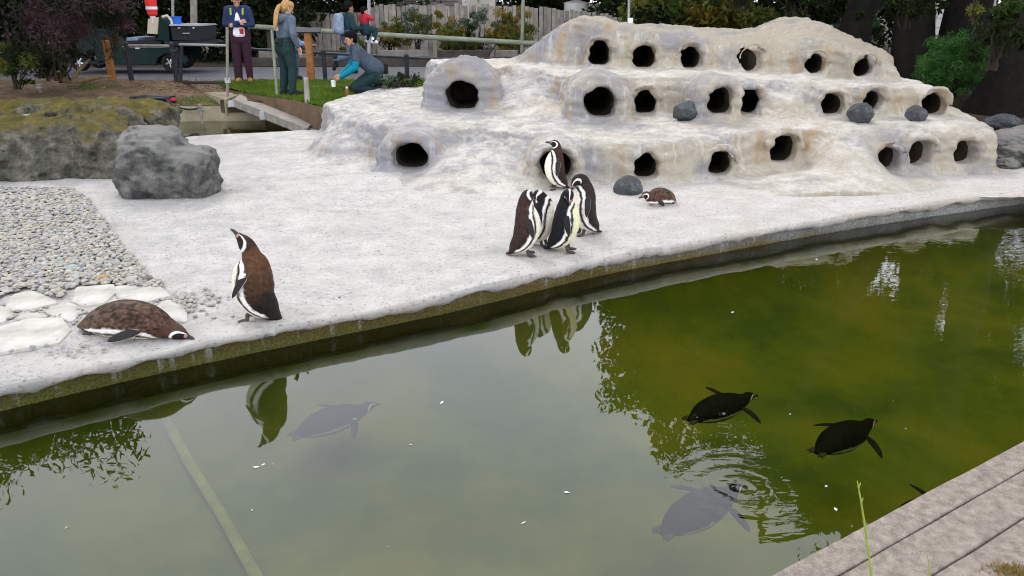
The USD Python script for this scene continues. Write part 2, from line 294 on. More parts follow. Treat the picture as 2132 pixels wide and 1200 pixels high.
def edge_y(x):
    return np.interp(x, EDGE[:, 0], EDGE[:, 1])
def island_z(x, y):
    t = np.clip(((np.asarray(y) - edge_y(x)) * 0.87 - 1.0) / 5.0, 0, 1)
    return 0.06 * t * t * (3 - 2 * t)
BACK = np.array([(-12, 9.0), (-6.0, 11.9), (-4.6, 12.45), (-3.4, 12.95), (-2.8, 12.75), (0, 12.7), (5.9, 12.7), (6.9, 10.7), (13, 12.0)])   # the island's far border
def build_island():
    n = len(EDGE)
    tt = np.r_[0.13, 0.02, -0.005, -0.03, -0.035, -0.02, 0.01, 0.05, np.arange(0.09, 1.3, 0.035), np.linspace(1.34, 8.6, 90)]
    prof = np.r_[-0.075, -0.085, -0.08, -0.062, -0.034, -0.010, 0.0, 0.0, np.zeros(len(tt) - 8)]
    s = np.arange(n)
    X = EDGE[:, None, :] + tt[None, :, None] * INW
    wob = fbm(np.c_[EDGE, np.zeros(n)], 3.0, 4, 5) * 0.05 + fbm(np.c_[EDGE, np.zeros(n)], 14.0, 3, 6) * 0.022
    X = X - (wob[:, None] * np.exp(-np.maximum(tt, 0) / 0.12))[..., None] * INW
    x, y = X[..., 0], X[..., 1]
    yb = np.interp(x, BACK[:, 0], BACK[:, 1]); y = np.minimum(y, yb)
    p3 = np.stack([x, y, np.zeros_like(x)], -1)
    z = island_z(x, y) + prof[None, :]
    z = z + np.where((tt > -0.03) & (np.arange(len(tt)) > 3), 1, 0.4)[None, :] * (fbm(p3, 0.9, 3, 1) * 0.035 + fbm(p3, 4, 4, 2) * 0.016 + fbm(p3, 16, 3, 3) * 0.007)
    z[:, :4] += (fbm(np.c_[EDGE, np.zeros(n)], 3.5, 5, 9) * 0.12 - .005)[:, None] * np.array([.6, 1, 1, .5])
    # cracks in the rim: thin grooves running in from the edge
    for cx, cy, dx, dy, L in [(-1.95, 4.95, 0.55, -0.16, 0.42), (-1.62, 4.82, -0.2, -0.28, 0.2), (2.6, 8.05, 1.1, -0.35, 0.9), (3.2, 8.4, 0.9, 0.05, 0.6), (0.2, 6.32, 0.7, 0.42, 0.5)]:
        d = np.array([dx, dy]); d = d / np.linalg.norm(d); q = X - (cx, cy)
        along = q @ d; off = q @ np.array([-d[1], d[0]]) + fbm(p3, 9, 3, 11) * 0.10
        z -= 0.018 * np.exp(-(off / 0.012) ** 2) * ((along > 0) & (along < L))
    v = np.stack([x, y, z], -1).reshape(-1, 3)
    k = len(tt); i, j = np.meshgrid(np.arange(n - 1), np.arange(k - 1), indexing='ij'); a = (i * k + j).ravel()
    f = np.vstack([np.c_[a, a + k, a + k + 1], np.c_[a, a + k + 1, a + 1]])
    col = np.zeros_like(v); q = v.copy(); q[:, 2] = 0
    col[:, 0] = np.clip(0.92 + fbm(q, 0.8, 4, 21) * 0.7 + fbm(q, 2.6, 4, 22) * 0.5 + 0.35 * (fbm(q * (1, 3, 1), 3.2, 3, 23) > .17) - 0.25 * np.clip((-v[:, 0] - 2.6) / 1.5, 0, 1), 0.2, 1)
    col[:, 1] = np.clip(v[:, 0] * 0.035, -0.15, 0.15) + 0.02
    rim = np.tile(np.arange(k) < 5, n); col[rim, 0] = 0.15  # lip face greyed: shadow under the crust painted into the tint
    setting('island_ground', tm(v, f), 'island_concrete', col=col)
    # the wall under the rim, down to the pool floor
    zz = np.array([-0.015, -0.08, -0.15, -0.2, -0.26, -0.40])
    out = np.array([0, 0, 0, 0, 0.0, 0.0])
    Wl = np.repeat(EDGE[::2, None, :], len(zz), 1) - out[None, :, None] * INW; wz = np.broadcast_to(zz, Wl.shape[:2]).copy()
    q = np.concatenate([Wl, wz[..., None]], -1); q[..., :2] += (fbm(q, 6, 4, 31) * 0.018)[..., None] * INW + 0.060 * INW
    k = len(zz); n2 = len(Wl); i, j = np.meshgrid(np.arange(n2 - 1), np.arange(k - 1), indexing='ij'); a = (i * k + j).ravel()
    f = np.vstack([np.c_[a, a + k + 1, a + k], np.c_[a, a + 1, a + k + 1]])
    setting('pool_wall', tm(q.reshape(-1, 3), f), 'pool_wall', smooth=True)
    zz = np.array([-0.31, -0.42, -0.53, -0.62, -0.70, -0.745, -0.752]); out = np.array([-0.14, 0.10, 0.22, 0.40, 0.70, 1.1, 1.5])
    q = np.concatenate([EDGE[::4, None, :] - out[None, :, None] * INW, np.broadcast_to(zz, (len(EDGE[::4]), 7))[..., None]], -1)
    k = 7; n2 = len(q); i, j = np.meshgrid(np.arange(n2 - 1), np.arange(k - 1), indexing='ij'); a = (i * k + j).ravel()
    setting('pool_bank', tm(q.reshape(-1, 3), np.vstack([np.c_[a, a + k + 1, a + k], np.c_[a, a + 1, a + k + 1]])[:, ::-1]), 'pool_floor', smooth=True)
build_island()

def flat(poly, z, zf=None):
    v, f = trimesh.creation.triangulate_polygon(poly, engine='earcut'); v = np.c_[v, np.full(len(v), float(z)) if zf is None else zf(v[:, 0], v[:, 1])]
    f = np.asarray(f); n = np.cross(v[f[:, 1]] - v[f[:, 0]], v[f[:, 2]] - v[f[:, 0]])[:, 2]; f[n < 0] = f[n < 0][:, ::-1]
    return tm(v, f)
_near = [DECK_A + DECK_DIR * s for s in (-7.0, 13.5)]
_pool_far = [tuple(p) for p in EDGE[::20]] + [tuple(EDGE[-1])]
pool_poly = Polygon([tuple(_near[0]), tuple(_near[1])] + _pool_far[::-1]).buffer(0)
setting('pool_floor', flat(pool_poly.buffer(0.15), -0.75), 'pool_floor')
setting('pool_water', flat(pool_poly.buffer(0.16), ZW), 'pool_water')


def curtain(pts, z0, z1):
    v = []; f = []
    for i, (x, y) in enumerate(pts):
        v += [(x, y, z0), (x, y, z1)]
    for i in range(len(pts) - 1):
        a = 2 * i; f += [(a, a + 2, a + 3), (a, a + 3, a + 1)]
    return tm(v, f)
setting('pool_wall', curtain([tuple(EDGE[-1]), tuple(_near[1]), tuple(_near[0]), tuple(EDGE[0])], -1.1, 0.27), 'pool_wall')

# deck planks on the near side
deck = thing('deck', 'speckled grey plank deck along the near side of the pool', 'deck', kind='structure')
_w = [0.118, 0.163, 0.155, 0.16, 0.158, 0.16]
o = 0.0
for i, w in enumerate(_w):
    for k, (s0, s1) in enumerate([(-3.0, 5.5)] if i < 2 else [(-3.0, 0.4 + 0.6 * (i % 2)), (0.404 + 0.6 * (i % 2), 5.5)]):
        rows = np.linspace(s0, s1, 90)
        a = boxm(0, 1, 0, 1, 0, 1)
        c = []; g = 0.0038
        prof = [(o + g, 0.235), (o + g, 0.297), (o + g + 0.004, 0.301), (o + w - g - 0.004, 0.301), (o + w - g, 0.297), (o + w - g, 0.235)]
        q = np.array([[(DECK_A + DECK_DIR * s + DECK_N * (pp + (0.006 * meshkit.noise(np.array([s * 9, i, 0.5]), 3) - 0.003))).tolist() + [pz + 0.003 * (meshkit.noise(np.array([s * 6, i, pp * 9]), 8) - .5)] for pp, pz in prof] for s in rows])
        kk = len(prof); ii, jj = np.meshgrid(np.arange(len(rows) - 1), np.arange(kk - 1), indexing='ij'); b = (ii * kk + jj).ravel()
        f = np.vstack([np.c_[b, b + kk, b + kk + 1], np.c_[b, b + kk + 1, b + 1]])
        put(deck, 'plank', tm(q.reshape(-1, 3), f), 'plank', smooth=40)
    o += w
und = [DECK_A + DECK_DIR * -3 + DECK_N * 0.005, DECK_A + DECK_DIR * 5.5 + DECK_N * 0.005, DECK_A + DECK_DIR * 5.5 + DECK_N * 0.95, DECK_A + DECK_DIR * -3 + DECK_N * 0.95]
put(deck, 'joist_bed', flat(Polygon([tuple(p) for p in und]), 0.20), 'black_gap')

# ------------------------------------------------------------------ ground, lawn, road
def gz(x, y):
    y = np.asarray(y, float); x = np.asarray(x, float)
    base = np.where(x < -5.2, 0.24, 0.36) + 0 * y
    return base + (0.50 - base) * np.clip((y - 14.6) / 1.7, 0, 1)
basin = Polygon([tuple(_near[0]), tuple(_near[1]), (13, 12.05), (6.95, 10.75), (6.0, 12.9), (5.0, 14.4), (-3.2, 14.4), (-6.6, 14.42), (-12, 12.5)])
strips = [sbox(-250, -250, 250, 14.4), sbox(-250, 14.4, -5.2, 16.3), sbox(-5.2, 14.4, 250, 16.3), sbox(-250, 16.3, 250, 400)]
g = [flat(pp, 0, lambda x, y, i=i: np.where(y < 14.3, 0.24, np.where(y < 15, np.where(i == 2, 0.36, 0.24), 0.46))) for i, s in enumerate(strips) for pp in ([s.difference(basin)] if s.difference(basin).geom_type == 'Polygon' else s.difference(basin).geoms)]
setting('ground', cat(g), 'dark_soil')
setting('ground_step', curtain([(-5.2, 14.399), (250, 14.399)], .15, .365), 'dark_soil')
setting('basin_wall', curtain([(13, 12.05), (6.95, 10.75), (6.0, 12.9), (5.0, 14.4), (-3.2, 14.4), (-6.6, 14.42), (-12, 12.5), tuple(_near[0])], -1.1, 0.26), 'wall_concrete')
setting('basin_bed', flat(basin.difference(pool_poly.buffer(.4)).buffer(0) if basin.difference(pool_poly.buffer(.4)).geom_type == 'Polygon' else max(basin.difference(pool_poly.buffer(.4)).geoms, key=lambda g_: g_.area), -.42), 'dark_soil')
road = Polygon([(-40, 16.15), (-9.2, 16.45), (-3.5, 16.75), (1.5, 16.95), (9, 17.6), (30, 19), (30, 22), (9, 20.6), (-3, 20.3), (-12, 20.0), (-40, 19.5)])
setting('road', flat(road, 0.487), 'asphalt')

# lawn between the ramp and the road
def grid_sheet(poly, step, zf):
    x0, y0, x1, y1 = poly.bounds; xs = np.arange(x0, x1, step); ys = np.arange(y0, y1, step)
    X, Y = np.meshgrid(xs, ys, indexing='ij'); pts = np.c_[X.ravel(), Y.ravel()]
    import shapely
    ins = shapely.contains_xy(poly, pts[:, 0], pts[:, 1]).reshape(X.shape)
    idx = np.arange(X.size).reshape(X.shape); ok = ins[:-1, :-1] & ins[1:, :-1] & ins[1:, 1:] & ins[:-1, 1:]
    a, b, c, d = (k[ok] for k in (idx[:-1, :-1], idx[1:, :-1], idx[1:, 1:], idx[:-1, 1:]))
    v = np.c_[pts, zf(pts[:, 0], pts[:, 1])]
    t = tm(v, np.vstack([np.c_[a, b, c], np.c_[a, c, d]])); t.remove_unreferenced_vertices(); return t
LAWN = Polygon([(-6.1, 16.35), (-4.75, 14.75), (-3.6, 13.7), (-2.9, 12.75), (-2.0, 12.6), (-1.0, 12.9), (0.5, 14.2), (2, 15.5), (2.2, 16.9), (-3.0, 16.55)])
def lawn_z(x, y):
    q = np.stack([x, y, 0 * x], -1)
    return 0.44 + 0.06 * np.clip((y - 14.4) / 1.8, 0, 1) + fbm(q, 0.8, 3, 4) * 0.05 + fbm(q, 5, 3, 4) * 0.03
_le = [(-6.1, 16.35), (-4.75, 14.75), (-3.6, 13.7), (-2.9, 12.75), (-2.0, 12.6)]
setting('lawn_edge_wall', curtain([(x - .03, y - .03) for x, y in _le], -.4, .44), 'soil')
setting('lawn_ground', grid_sheet(LAWN, 0.07, lawn_z), 'lawn_soil', smooth=True)
SOILP = Polygon([(-16, 14.2), (-6.6, 14.5), (-5.35, 14.5), (-4.9, 14.9), (-5.2, 15.8), (-5.9, 16.6), (-9, 16.6), (-16, 16.3)])
def soil_z(x, y):
    q = np.stack([x, y, 0 * x], -1)
    return 0.26 + 0.26 * np.clip((y - 14.6) / 1.7, 0, 1) + fbm(q, 1.0, 4, 14) * 0.06 + fbm(q, 6, 3, 4) * 0.03
setting('soil_bank', grid_sheet(SOILP, 0.07, soil_z), 'soil', smooth=True)

# channel behind the island
chan = Polygon([(-12, 10), (-2.4, 12.5), (-2.4, 14.4), (-6.6, 14.42), (-12, 12.5)])
setting('channel_water', flat(chan, 0.0), 'pool_water')
setting('channel_bed', flat(chan.buffer(0.1), -0.35), 'pool_floor')
# ------------------------------------------------------------------ the nesting mound: an implicit solid, meshed by surface nets
def seg_sdf(px, py, poly):
    """Signed distance (negative inside) to a closed polygon."""
    poly = np.asarray(poly, float); d = np.full(px.shape, 1e9); ins = np.zeros(px.shape, bool)
    for (x0, y0), (x1, y1) in zip(poly, np.roll(poly, -1, 0)):
        ex, ey = x1 - x0, y1 - y0; wx, wy = px - x0, py - y0
        t = np.clip((wx * ex + wy * ey) / (ex * ex + ey * ey), 0, 1)
        d = np.minimum(d, np.hypot(wx - t * ex, wy - t * ey))
        c = (y0 > py) != (y1 > py)
        ins ^= c & (px < ex * (py - y0) / (ey if abs(ey) > 1e-9 else 1e-9) + x0)
    return np.where(ins, -d, d)
def smin(a, b, k):
    h = np.clip(0.5 + 0.5 * (b - a) / k, 0, 1); return b + (a - b) * h - k * h * (1 - h)
def smax(a, b, k):
    return -smin(-a, -b, k)
def surface_nets(F, org, h):
    S = F < 0
    nx, ny, nz = F.shape
    c = np.zeros((nx - 1, ny - 1, nz - 1), np.int8)
    offs = [(i, j, k) for i in (0, 1) for j in (0, 1) for k in (0, 1)]
    sl = lambda o, n: slice(o, n - 1 + o)
    for o in offs:
        c += S[sl(o[0], nx), sl(o[1], ny), sl(o[2], nz)]
    act = np.argwhere((c > 0) & (c < 8))
    ids = np.full(c.shape, -1, np.int32); ids[tuple(act.T)] = np.arange(len(act))
    acc = np.zeros((len(act), 3)); cnt = np.zeros(len(act))
    for a in offs:
        for ax in range(3):
            if a[ax] == 0:
                b = list(a); b[ax] = 1
                fa = F[act[:, 0] + a[0], act[:, 1] + a[1], act[:, 2] + a[2]]; fb = F[act[:, 0] + b[0], act[:, 1] + b[1], act[:, 2] + b[2]]
                m = (fa < 0) != (fb < 0); t = np.where(m, fa / np.where(m, fa - fb, 1), 0)
                p = np.tile(np.array(a, float), (len(act), 1)); p[:, ax] += t
                acc += p * m[:, None]; cnt += m
    v = org + (act + acc / cnt[:, None]) * h
    faces = []
    for ax in range(3):
        u, w = (ax + 1) % 3, (ax + 2) % 3
        n = [nx, ny, nz]
        lo = [slice(0, n[q]) for q in range(3)]; hi = list(lo)
        lo[ax] = slice(0, n[ax] - 1); hi[ax] = slice(1, n[ax])
        e = np.argwhere(S[tuple(lo)] != S[tuple(hi)])
        e = e[(e[:, u] > 0) & (e[:, w] > 0) & (e[:, u] < n[u] - 1) & (e[:, w] < n[w] - 1)]
        ss = S[tuple(e.T)]
        def cell(du, dw):
            q = e.copy(); q[:, u] += du; q[:, w] += dw; return ids[tuple(q.T)]
        q = np.stack([cell(-1, -1), cell(0, -1), cell(0, 0), cell(-1, 0)], 1)
        q[~ss] = q[~ss][:, ::-1]; faces.append(q)
    q = np.vstack(faces); q = q[(q >= 0).all(1)]
    return v, np.vstack([q[:, [0, 1, 2]], q[:, [0, 2, 3]]])

# burrow: photo pixel of the mouth's centre, size in photo pixels, distance ahead of its wall, depth, hood (radius, how far it stands out), sideways lean of the tunnel
BURROWS = [
    (858, 327, 62, 58, 10.0, 1.5, 0.24, 0.24, 0.0), (1157, 345, 62, 56, 9.2, 1.4, 0.17, 0.16, 0.0), (1345, 351, 48, 56, 9.25, 1.5, 0.05, 0.03, 0.0),
    (1500, 345, 44, 54, 9.45, 1.4, 0.06, 0.04, 0.0), (1630, 312, 50, 58, 10.0, 1.2, 0.08, 0.10, 0.0), (1848, 332, 46, 50, 9.75, 1.0, 0.07, 0.07, -0.25),
    (1915, 322, 50, 50, 9.85, 0.9, 0.07, 0.06, -0.45), (2010, 318, 50, 52, 9.95, 1.0, 0.08, 0.06, -0.35),
    (965, 195, 56, 56, 11.75, 0.66, 0.36, 0.45, 0.0), (1245, 213, 58, 56, 10.75, 1.5, 0.26, 0.26, 0.0), (1343, 215, 44, 52, 11.15, 1.4, 0.08, 0.04, 0.1),
    (1490, 209, 44, 52, 10.7, 1.4, 0.20, 0.30, 0.0), (1556, 213, 44, 50, 11.05, 1.4, 0.10, 0.10, 0.35), (1731, 218, 42, 44, 10.85, 1.4, 0.12, 0.12, 0.0),
    (1816, 212, 38, 40, 10.95, 1.5, 0.07, 0.06, 0.0), (1945, 219, 46, 48, 10.95, 1.4, 0.08, 0.04, 0.0),
    (1248, 112, 42, 50, 12.50, 1.5, 0.09, 0.07, 0.0), (1342, 119, 46, 48, 12.45, 1.4, 0.07, 0.05, 0.0), (1440, 122, 42, 44, 12.2, 1.4, 0.05, 0.02, 0.0),
    (1570, 128, 40, 48, 11.95, 1.0, 0.05, 0.02, -0.4), (1701, 137, 38, 38, 11.6, 1.4, 0.05, 0.02, 0.0), (1801, 143, 36, 40, 11.5, 1.5, 0.05, 0.04, 0.0)]
T1 = [(-3.05, 12.75), (-2.72, 11.9), (-2.25, 10.95), (-1.8, 10.3), (-1.3, 10.12), (-.7, 10.2), (-.1, 9.95), (.5, 9.32), (1.0, 9.25), (1.6, 9.28), (2.5, 9.48), (3.0, 9.8), (3.6, 10.15), (4.0, 9.95), (4.4, 9.75), (5.1, 9.85), (5.7, 10.0), (6.02, 9.9), (6.3, 10.4), (6.42, 11.6), (6.6, 14.6), (-2.4, 14.6)]
T2 = [(-1.5, 14.0), (-1.25, 13.2), (-.7, 12.9), (.1, 12.6), (.57, 11.6), (1.16, 11.0), (1.83, 11.2), (2.8, 11.1), (3.2, 11.05), (4.4, 11.0), (4.9, 10.9), (5.6, 10.95), (5.85, 11.05), (6.05, 11.8), (6.2, 14.6), (-1.5, 14.6)]
T3 = [(-.6, 13.4), (.3, 12.95), (1.3, 12.52), (2.0, 12.35), (2.67, 12.15), (3.5, 11.9), (4.3, 11.6), (5.2, 11.5), (5.65, 11.75), (5.9, 12.4), (6.0, 14.6), (-.6, 14.6)]
def blob_mesh(parts, h, k, seed, amp):
    """One solid from rounded boxes ((centre), (radii), boxiness), blended and roughened."""
    lo = np.min([np.array(c) - r for c, r, _ in parts], 0) - .12; hi = np.max([np.array(c) + r for c, r, _ in parts], 0) + .12
    lo[2] = max(lo[2], -.15); n = np.ceil((hi - lo) / h).astype(int)
    g = np.stack(np.meshgrid(*[lo[i] + np.arange(n[i]) * h for i in range(3)], indexing='ij'), -1); F = None
    for c, r, b in parts:
        e = 2 + b; d = ((np.abs((g - c) / r) ** e).sum(-1) ** (1 / e) - 1) * min(r); F = d if F is None else smin(F, d, k)
    F = F + fbm(g, 2.2, 4, seed) * amp * 1.2 + (np.abs(fbm(g, 4, 4, seed + 1)) - .12) * amp * 1.5 + fbm(g, 13, 3, seed + 2) * amp * .22 + (np.abs(fbm(g * (1, 1, 2.2), 2.6, 3, seed + 5)) - .12) * amp
    F[0] = F[-1] = 1; F[:, 0] = F[:, -1] = 1; F[:, :, -1] = 1; F[:, :, 0] = 1
    v, f = surface_nets(F, lo, h); return tm(v, f)
def build_mound():
    h = 0.0275
    org = np.array([-3.75, 8.5, -0.12]); top = np.array([7.5, 14.6, 2.05])
    n = np.ceil((top - org) / h).astype(int)
    xs, ys, zs = (org[i] + np.arange(n[i]) * h for i in range(3))
    X2, Y2 = np.meshgrid(xs, ys, indexing='ij')
    q2 = np.stack([X2, Y2, 0 * X2], -1)
    w = fbm(q2, 1.3, 3, 41) * 0.22 + fbm(q2, 4.5, 3, 42) * 0.06
    ground = island_z(X2, Y2)
    f32 = lambda a: a.astype(np.float32)
    Z = f32(zs)[None, None, :]
    def tier(poly, ztop, batter, k):
        s = f32(seg_sdf(X2, Y2, poly) + w)[..., None]
        return smax(s + batter * (Z - f32(ztop)[..., None] * 0.5), Z - f32(ztop)[..., None], k)
    zt1 = 0.50 + 0.10 * np.clip((Y2 - 9.6) / 1.6, 0, 1) + fbm(q2, 1.1, 3, 50) * 0.06
    zt1 = zt1 - 0.06 * np.clip((-X2 - 1.0) / 1.5, 0, 1)
    zt2 = np.interp(X2, [0, 3, 5, 6.2], [1.03, 1.03, 0.96, 0.88]) + 0.05 * np.clip((Y2 - 11) / 1.0, 0, 1) + fbm(q2, 1.1, 3, 51) * 0.05
    rid = np.interp(X2, [-.6, -.1, .25, .6, .85, 1.1, 1.45, 1.75, 2.3, 2.9, 3.5, 3.85, 4.1, 4.3, 4.5, 4.8, 5.15, 5.5, 5.9, 6.3], [.98, 1.12, 1.30, 1.52, 1.68, 1.79, 1.76, 1.68, 1.66, 1.62, 1.60, 1.62, 1.72, 1.77, 1.76, 1.69, 1.55, 1.42, 1.27, 1.12]) + 0.02
    zt3 = rid - 0.28 * np.clip((12.9 - Y2) / 1.0, 0, 1) ** 1.5 - 0.25 * np.clip((Y2 - 13.2) / 1.2, 0, 1) + fbm(q2, 1.5, 4, 52) * 0.07
    Fd = tier(T1, zt1, 0.14, 0.10)
    Fd = smin(Fd, tier(T2, zt2, 0.14, 0.10), 0.06)
    Fd = smin(Fd, tier(T3, zt3, 0.20, 0.16), 0.07)
    P = lambda: (f32(X2)[..., None], f32(Y2)[..., None], Z)
    def ell(c, r, rzz=0.0):
        x, y, z = P(); x = x - c[0]; y = y - c[1]; z = z - c[2]
        if rzz:
            x, y = x * math.cos(rzz) + y * math.sin(rzz), -x * math.sin(rzz) + y * math.cos(rzz)
        return (np.sqrt((x / r[0]) ** 2 + (y / r[1]) ** 2 + (z / r[2]) ** 2) - 1) * min(r)
    # sloping aprons: the pale ramp between the left dome and the middle hood, the ledges below, the tongue on the right
    for c, r, a, k in [((0.25, 12.35, 0.35), (0.75, 1.2, 0.62), 0.0, 0.3), ((-0.35, 10.1, 0.0), (0.75, 0.75, 0.34), 0.2, 0.25), ((-0.2, 9.6, -0.02), (0.95, 0.75, 0.22), 0.3, 0.2),
                       ((4.12, 9.95, 0.0), (0.42, 0.8, 0.46), 0.0, 0.25), ((3.9, 9.25, -0.06), (0.95, 0.65, 0.20), 0.3, 0.2), ((3.65, 11.0, 0.5), (0.42, 0.5, 0.40), 0.0, 0.22), ((-1.95, 11.5, 0.05), (0.8, 1.2, 0.42), -.4, 0.2)]:
        Fd = smin(Fd, ell(c, r, a), k)
    mouths = []
    hood_m = np.zeros(Fd.shape, np.float32)
    for i, (u, v, pw, ph, yw, depth, hr, ho, lean) in enumerate(BURROWS):
        c = on_y(u, v, yw); t = yw / ray(u, v)[1]
        rw, rh = pw * t / FPX / 2, ph * t / FPX / 2
        mouths.append((c, rw, rh, depth, ho, lean))
        # hood: a half barrel standing out of the wall
        bx = [slice(max(int((c[k] - r - org[k]) / h), 0), int((c[k] + r - org[k]) / h) + 1) for k, r in ((0, rw + hr + 0.5), (1, 1.5), (2, rh + hr + 0.5))]
        x, y, z = f32(xs[bx[0]])[:, None, None] - c[0], f32(ys[bx[1]])[None, :, None] - c[1], f32(zs[bx[2]])[None, None, :] - c[2]
        zl = np.where(z > -rh, z, z * 0.25 - 0.75 * rh)      # straight legs
        rr = np.sqrt((x / (rw + hr)) ** 2 + (np.where(z > 0, z, z * 0.35) / (rh + hr * 0.8)) ** 2)
        barrel = smax((rr - 1) * (min(rw, rh) + hr), np.abs(y - 0.45 * (1.0 + ho) + ho) - 0.45 * (1.0 + ho), 0.10)
        Fd[tuple(bx)] = smin(Fd[tuple(bx)], barrel, 0.09)
        # a raised brow over the mouth
        brow = np.sqrt(((np.sqrt((x / (rw + .075)) ** 2 + (z / (rh + .065)) ** 2) - 1) * min(rw, rh)) ** 2 + ((y + ho - .01) * .8) ** 2) - (.026 + .010 * math.sin(i * 2.3)) * np.clip(z / rh * 1.3 + .25, 0, 1)
        brow = np.where(z > -.02 * (i % 4), brow, 1.0).astype(np.float32)
        Fd[tuple(bx)] = smin(Fd[tuple(bx)], brow, 0.03)
    core = None
    for (c, rw, rh, depth, ho, lean) in mouths:
        bx = [slice(max(int((c[k] - r - org[k]) / h), 0), int((c[k] + r - org[k]) / h) + 1) for k, r in ((0, rw + 0.9), (1, 2.0), (2, rh + 0.35))]
        x, y, z = f32(xs[bx[0]])[:, None, None] - c[0], f32(ys[bx[1]])[None, :, None] - c[1], f32(zs[bx[2]])[None, None, :] - c[2]
        pp = np.stack(np.broadcast_arrays(x + c[0], y * 0.3, z + c[2]), -1)
        wv = fbm(pp, 6, 3, 77) * 0.034
        flare = 1 + 0.16 * np.clip((-y + 0.02) / 0.15, 0, 1)
        xx = x - lean * np.clip(y, -0.2, 2)
        rr = np.sqrt((np.abs(xx) / (rw * flare)) ** 2.3 + (np.abs(z) / (rh * flare)) ** 2.3) ** (1 / 1.15)
        tun = (rr ** 0.5 - 1) * min(rw, rh) + wv
        tun = smax(tun, -(z + rh * 0.92), 0.03)
        tun = smax(tun, y - depth, 0.12); tun = smax(tun, -y - 0.75, 0.05)
        Fd[tuple(bx)] = smax(Fd[tuple(bx)], -tun, 0.035)
    g = f32(ground)[..., None]
    Fd = smin(Fd, Z - g + 0.012, 0.13)
    border = np.minimum.reduce([X2 - org[0] - 0.3, 7.3 - X2, Y2 - 8.62])    # keep the skirt under the island's surface at the rim
    Fd = np.where((border < 0)[..., None], np.maximum(Fd, Z - g + 0.05), Fd)
    Fd[:, -1, :] = 1; Fd[0] = 1; Fd[-1] = 1; Fd[:, :, 0] = np.maximum(Fd[:, :, 0], 0.001)
    v, f = surface_nets(Fd, org, h)
    # drop what lies under the island's surface
    vz = v[:, 2] - island_z(v[:, 0], v[:, 1])
    keep = (vz[f] > -0.018).any(1); f = f[keep]
    t = tm(v, f); t.remove_unreferenced_vertices()
    v, f = np.array(t.vertices), np.array(t.faces)
    for lam in (0.5, -0.4, 0.5, -0.4, 0.4):
        acc, cnt = np.zeros_like(v), np.zeros(len(v))
        for a, b in ((0, 1), (1, 2), (2, 0)):
            np.add.at(acc, f[:, a], v[f[:, b]]); np.add.at(acc, f[:, b], v[f[:, a]]); np.add.at(cnt, f[:, a], 1); np.add.at(cnt, f[:, b], 1)
        v = v + lam * (acc / np.maximum(cnt, 1)[:, None] - v)
    nrm = meshkit.arrays((v, f), True)[2]
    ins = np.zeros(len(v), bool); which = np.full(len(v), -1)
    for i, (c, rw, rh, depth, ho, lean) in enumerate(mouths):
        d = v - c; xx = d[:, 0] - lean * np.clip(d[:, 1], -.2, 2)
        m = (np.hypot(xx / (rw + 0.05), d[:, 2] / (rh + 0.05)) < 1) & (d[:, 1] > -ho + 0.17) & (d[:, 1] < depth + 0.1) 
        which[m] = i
    rough = np.clip((v[:, 2] - 0.1) / 0.3, 0.25, 1)
    amp = (fbm(v, 3.2, 4, 60) * 0.06 + fbm(v, 11, 3, 61) * 0.034 + (np.abs(fbm(v, 6, 3, 63)) - 0.12) * 0.06) * rough
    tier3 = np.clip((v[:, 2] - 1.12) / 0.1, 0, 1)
    amp += tier3 * (np.abs(fbm(v, 9, 4, 64)) - 0.1) * 0.09
    # ledges on the steep faces, drips running down
    amp += 0.010 * np.sin((v[:, 2] + fbm(v, 2.5, 3, 65) * 0.3) * 42) * (1 - np.clip(nrm[:, 2], 0, 1)) * (which < 0)
    v = v + nrm * amp[:, None] * (which < 0)[:, None] + nrm * amp[:, None] * 0.5 * (which >= 0)[:, None]
    nrm = meshkit.arrays((v, f), True)[2]
    col = np.zeros_like(v)
    hood = np.zeros(len(v))
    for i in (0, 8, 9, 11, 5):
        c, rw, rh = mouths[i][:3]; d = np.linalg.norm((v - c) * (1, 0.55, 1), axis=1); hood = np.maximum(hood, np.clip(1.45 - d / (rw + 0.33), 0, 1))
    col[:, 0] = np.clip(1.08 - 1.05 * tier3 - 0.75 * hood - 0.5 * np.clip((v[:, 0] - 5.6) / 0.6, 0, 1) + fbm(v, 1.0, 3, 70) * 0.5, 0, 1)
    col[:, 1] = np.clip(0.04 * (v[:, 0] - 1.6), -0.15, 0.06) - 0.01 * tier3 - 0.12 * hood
    path = thing('nesting_mound', 'whitewashed concrete mound in three tiers riddled with dark burrow holes', 'rock mound', kind='structure')
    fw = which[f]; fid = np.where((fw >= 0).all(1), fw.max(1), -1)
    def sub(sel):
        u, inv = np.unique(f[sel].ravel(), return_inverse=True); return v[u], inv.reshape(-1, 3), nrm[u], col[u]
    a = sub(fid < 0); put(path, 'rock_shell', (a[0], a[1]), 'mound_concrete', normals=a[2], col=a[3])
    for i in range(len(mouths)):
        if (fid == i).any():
            a = sub(fid == i); put(path, 'burrow', (a[0], a[1]), 'burrow_shade' if mouths[i][3] > .56 else 'burrow_tan', normals=a[2])
    return v, f
MOUND_V, MOUND_F = build_mound()
from scipy.spatial import cKDTree
_mt = cKDTree(MOUND_V[:, :2])
def mound_top(x, y, r=0.06):
    i = _mt.query_ball_point((x, y), r); return MOUND_V[i, 2].max() if len(i) else float(island_z(x, y))
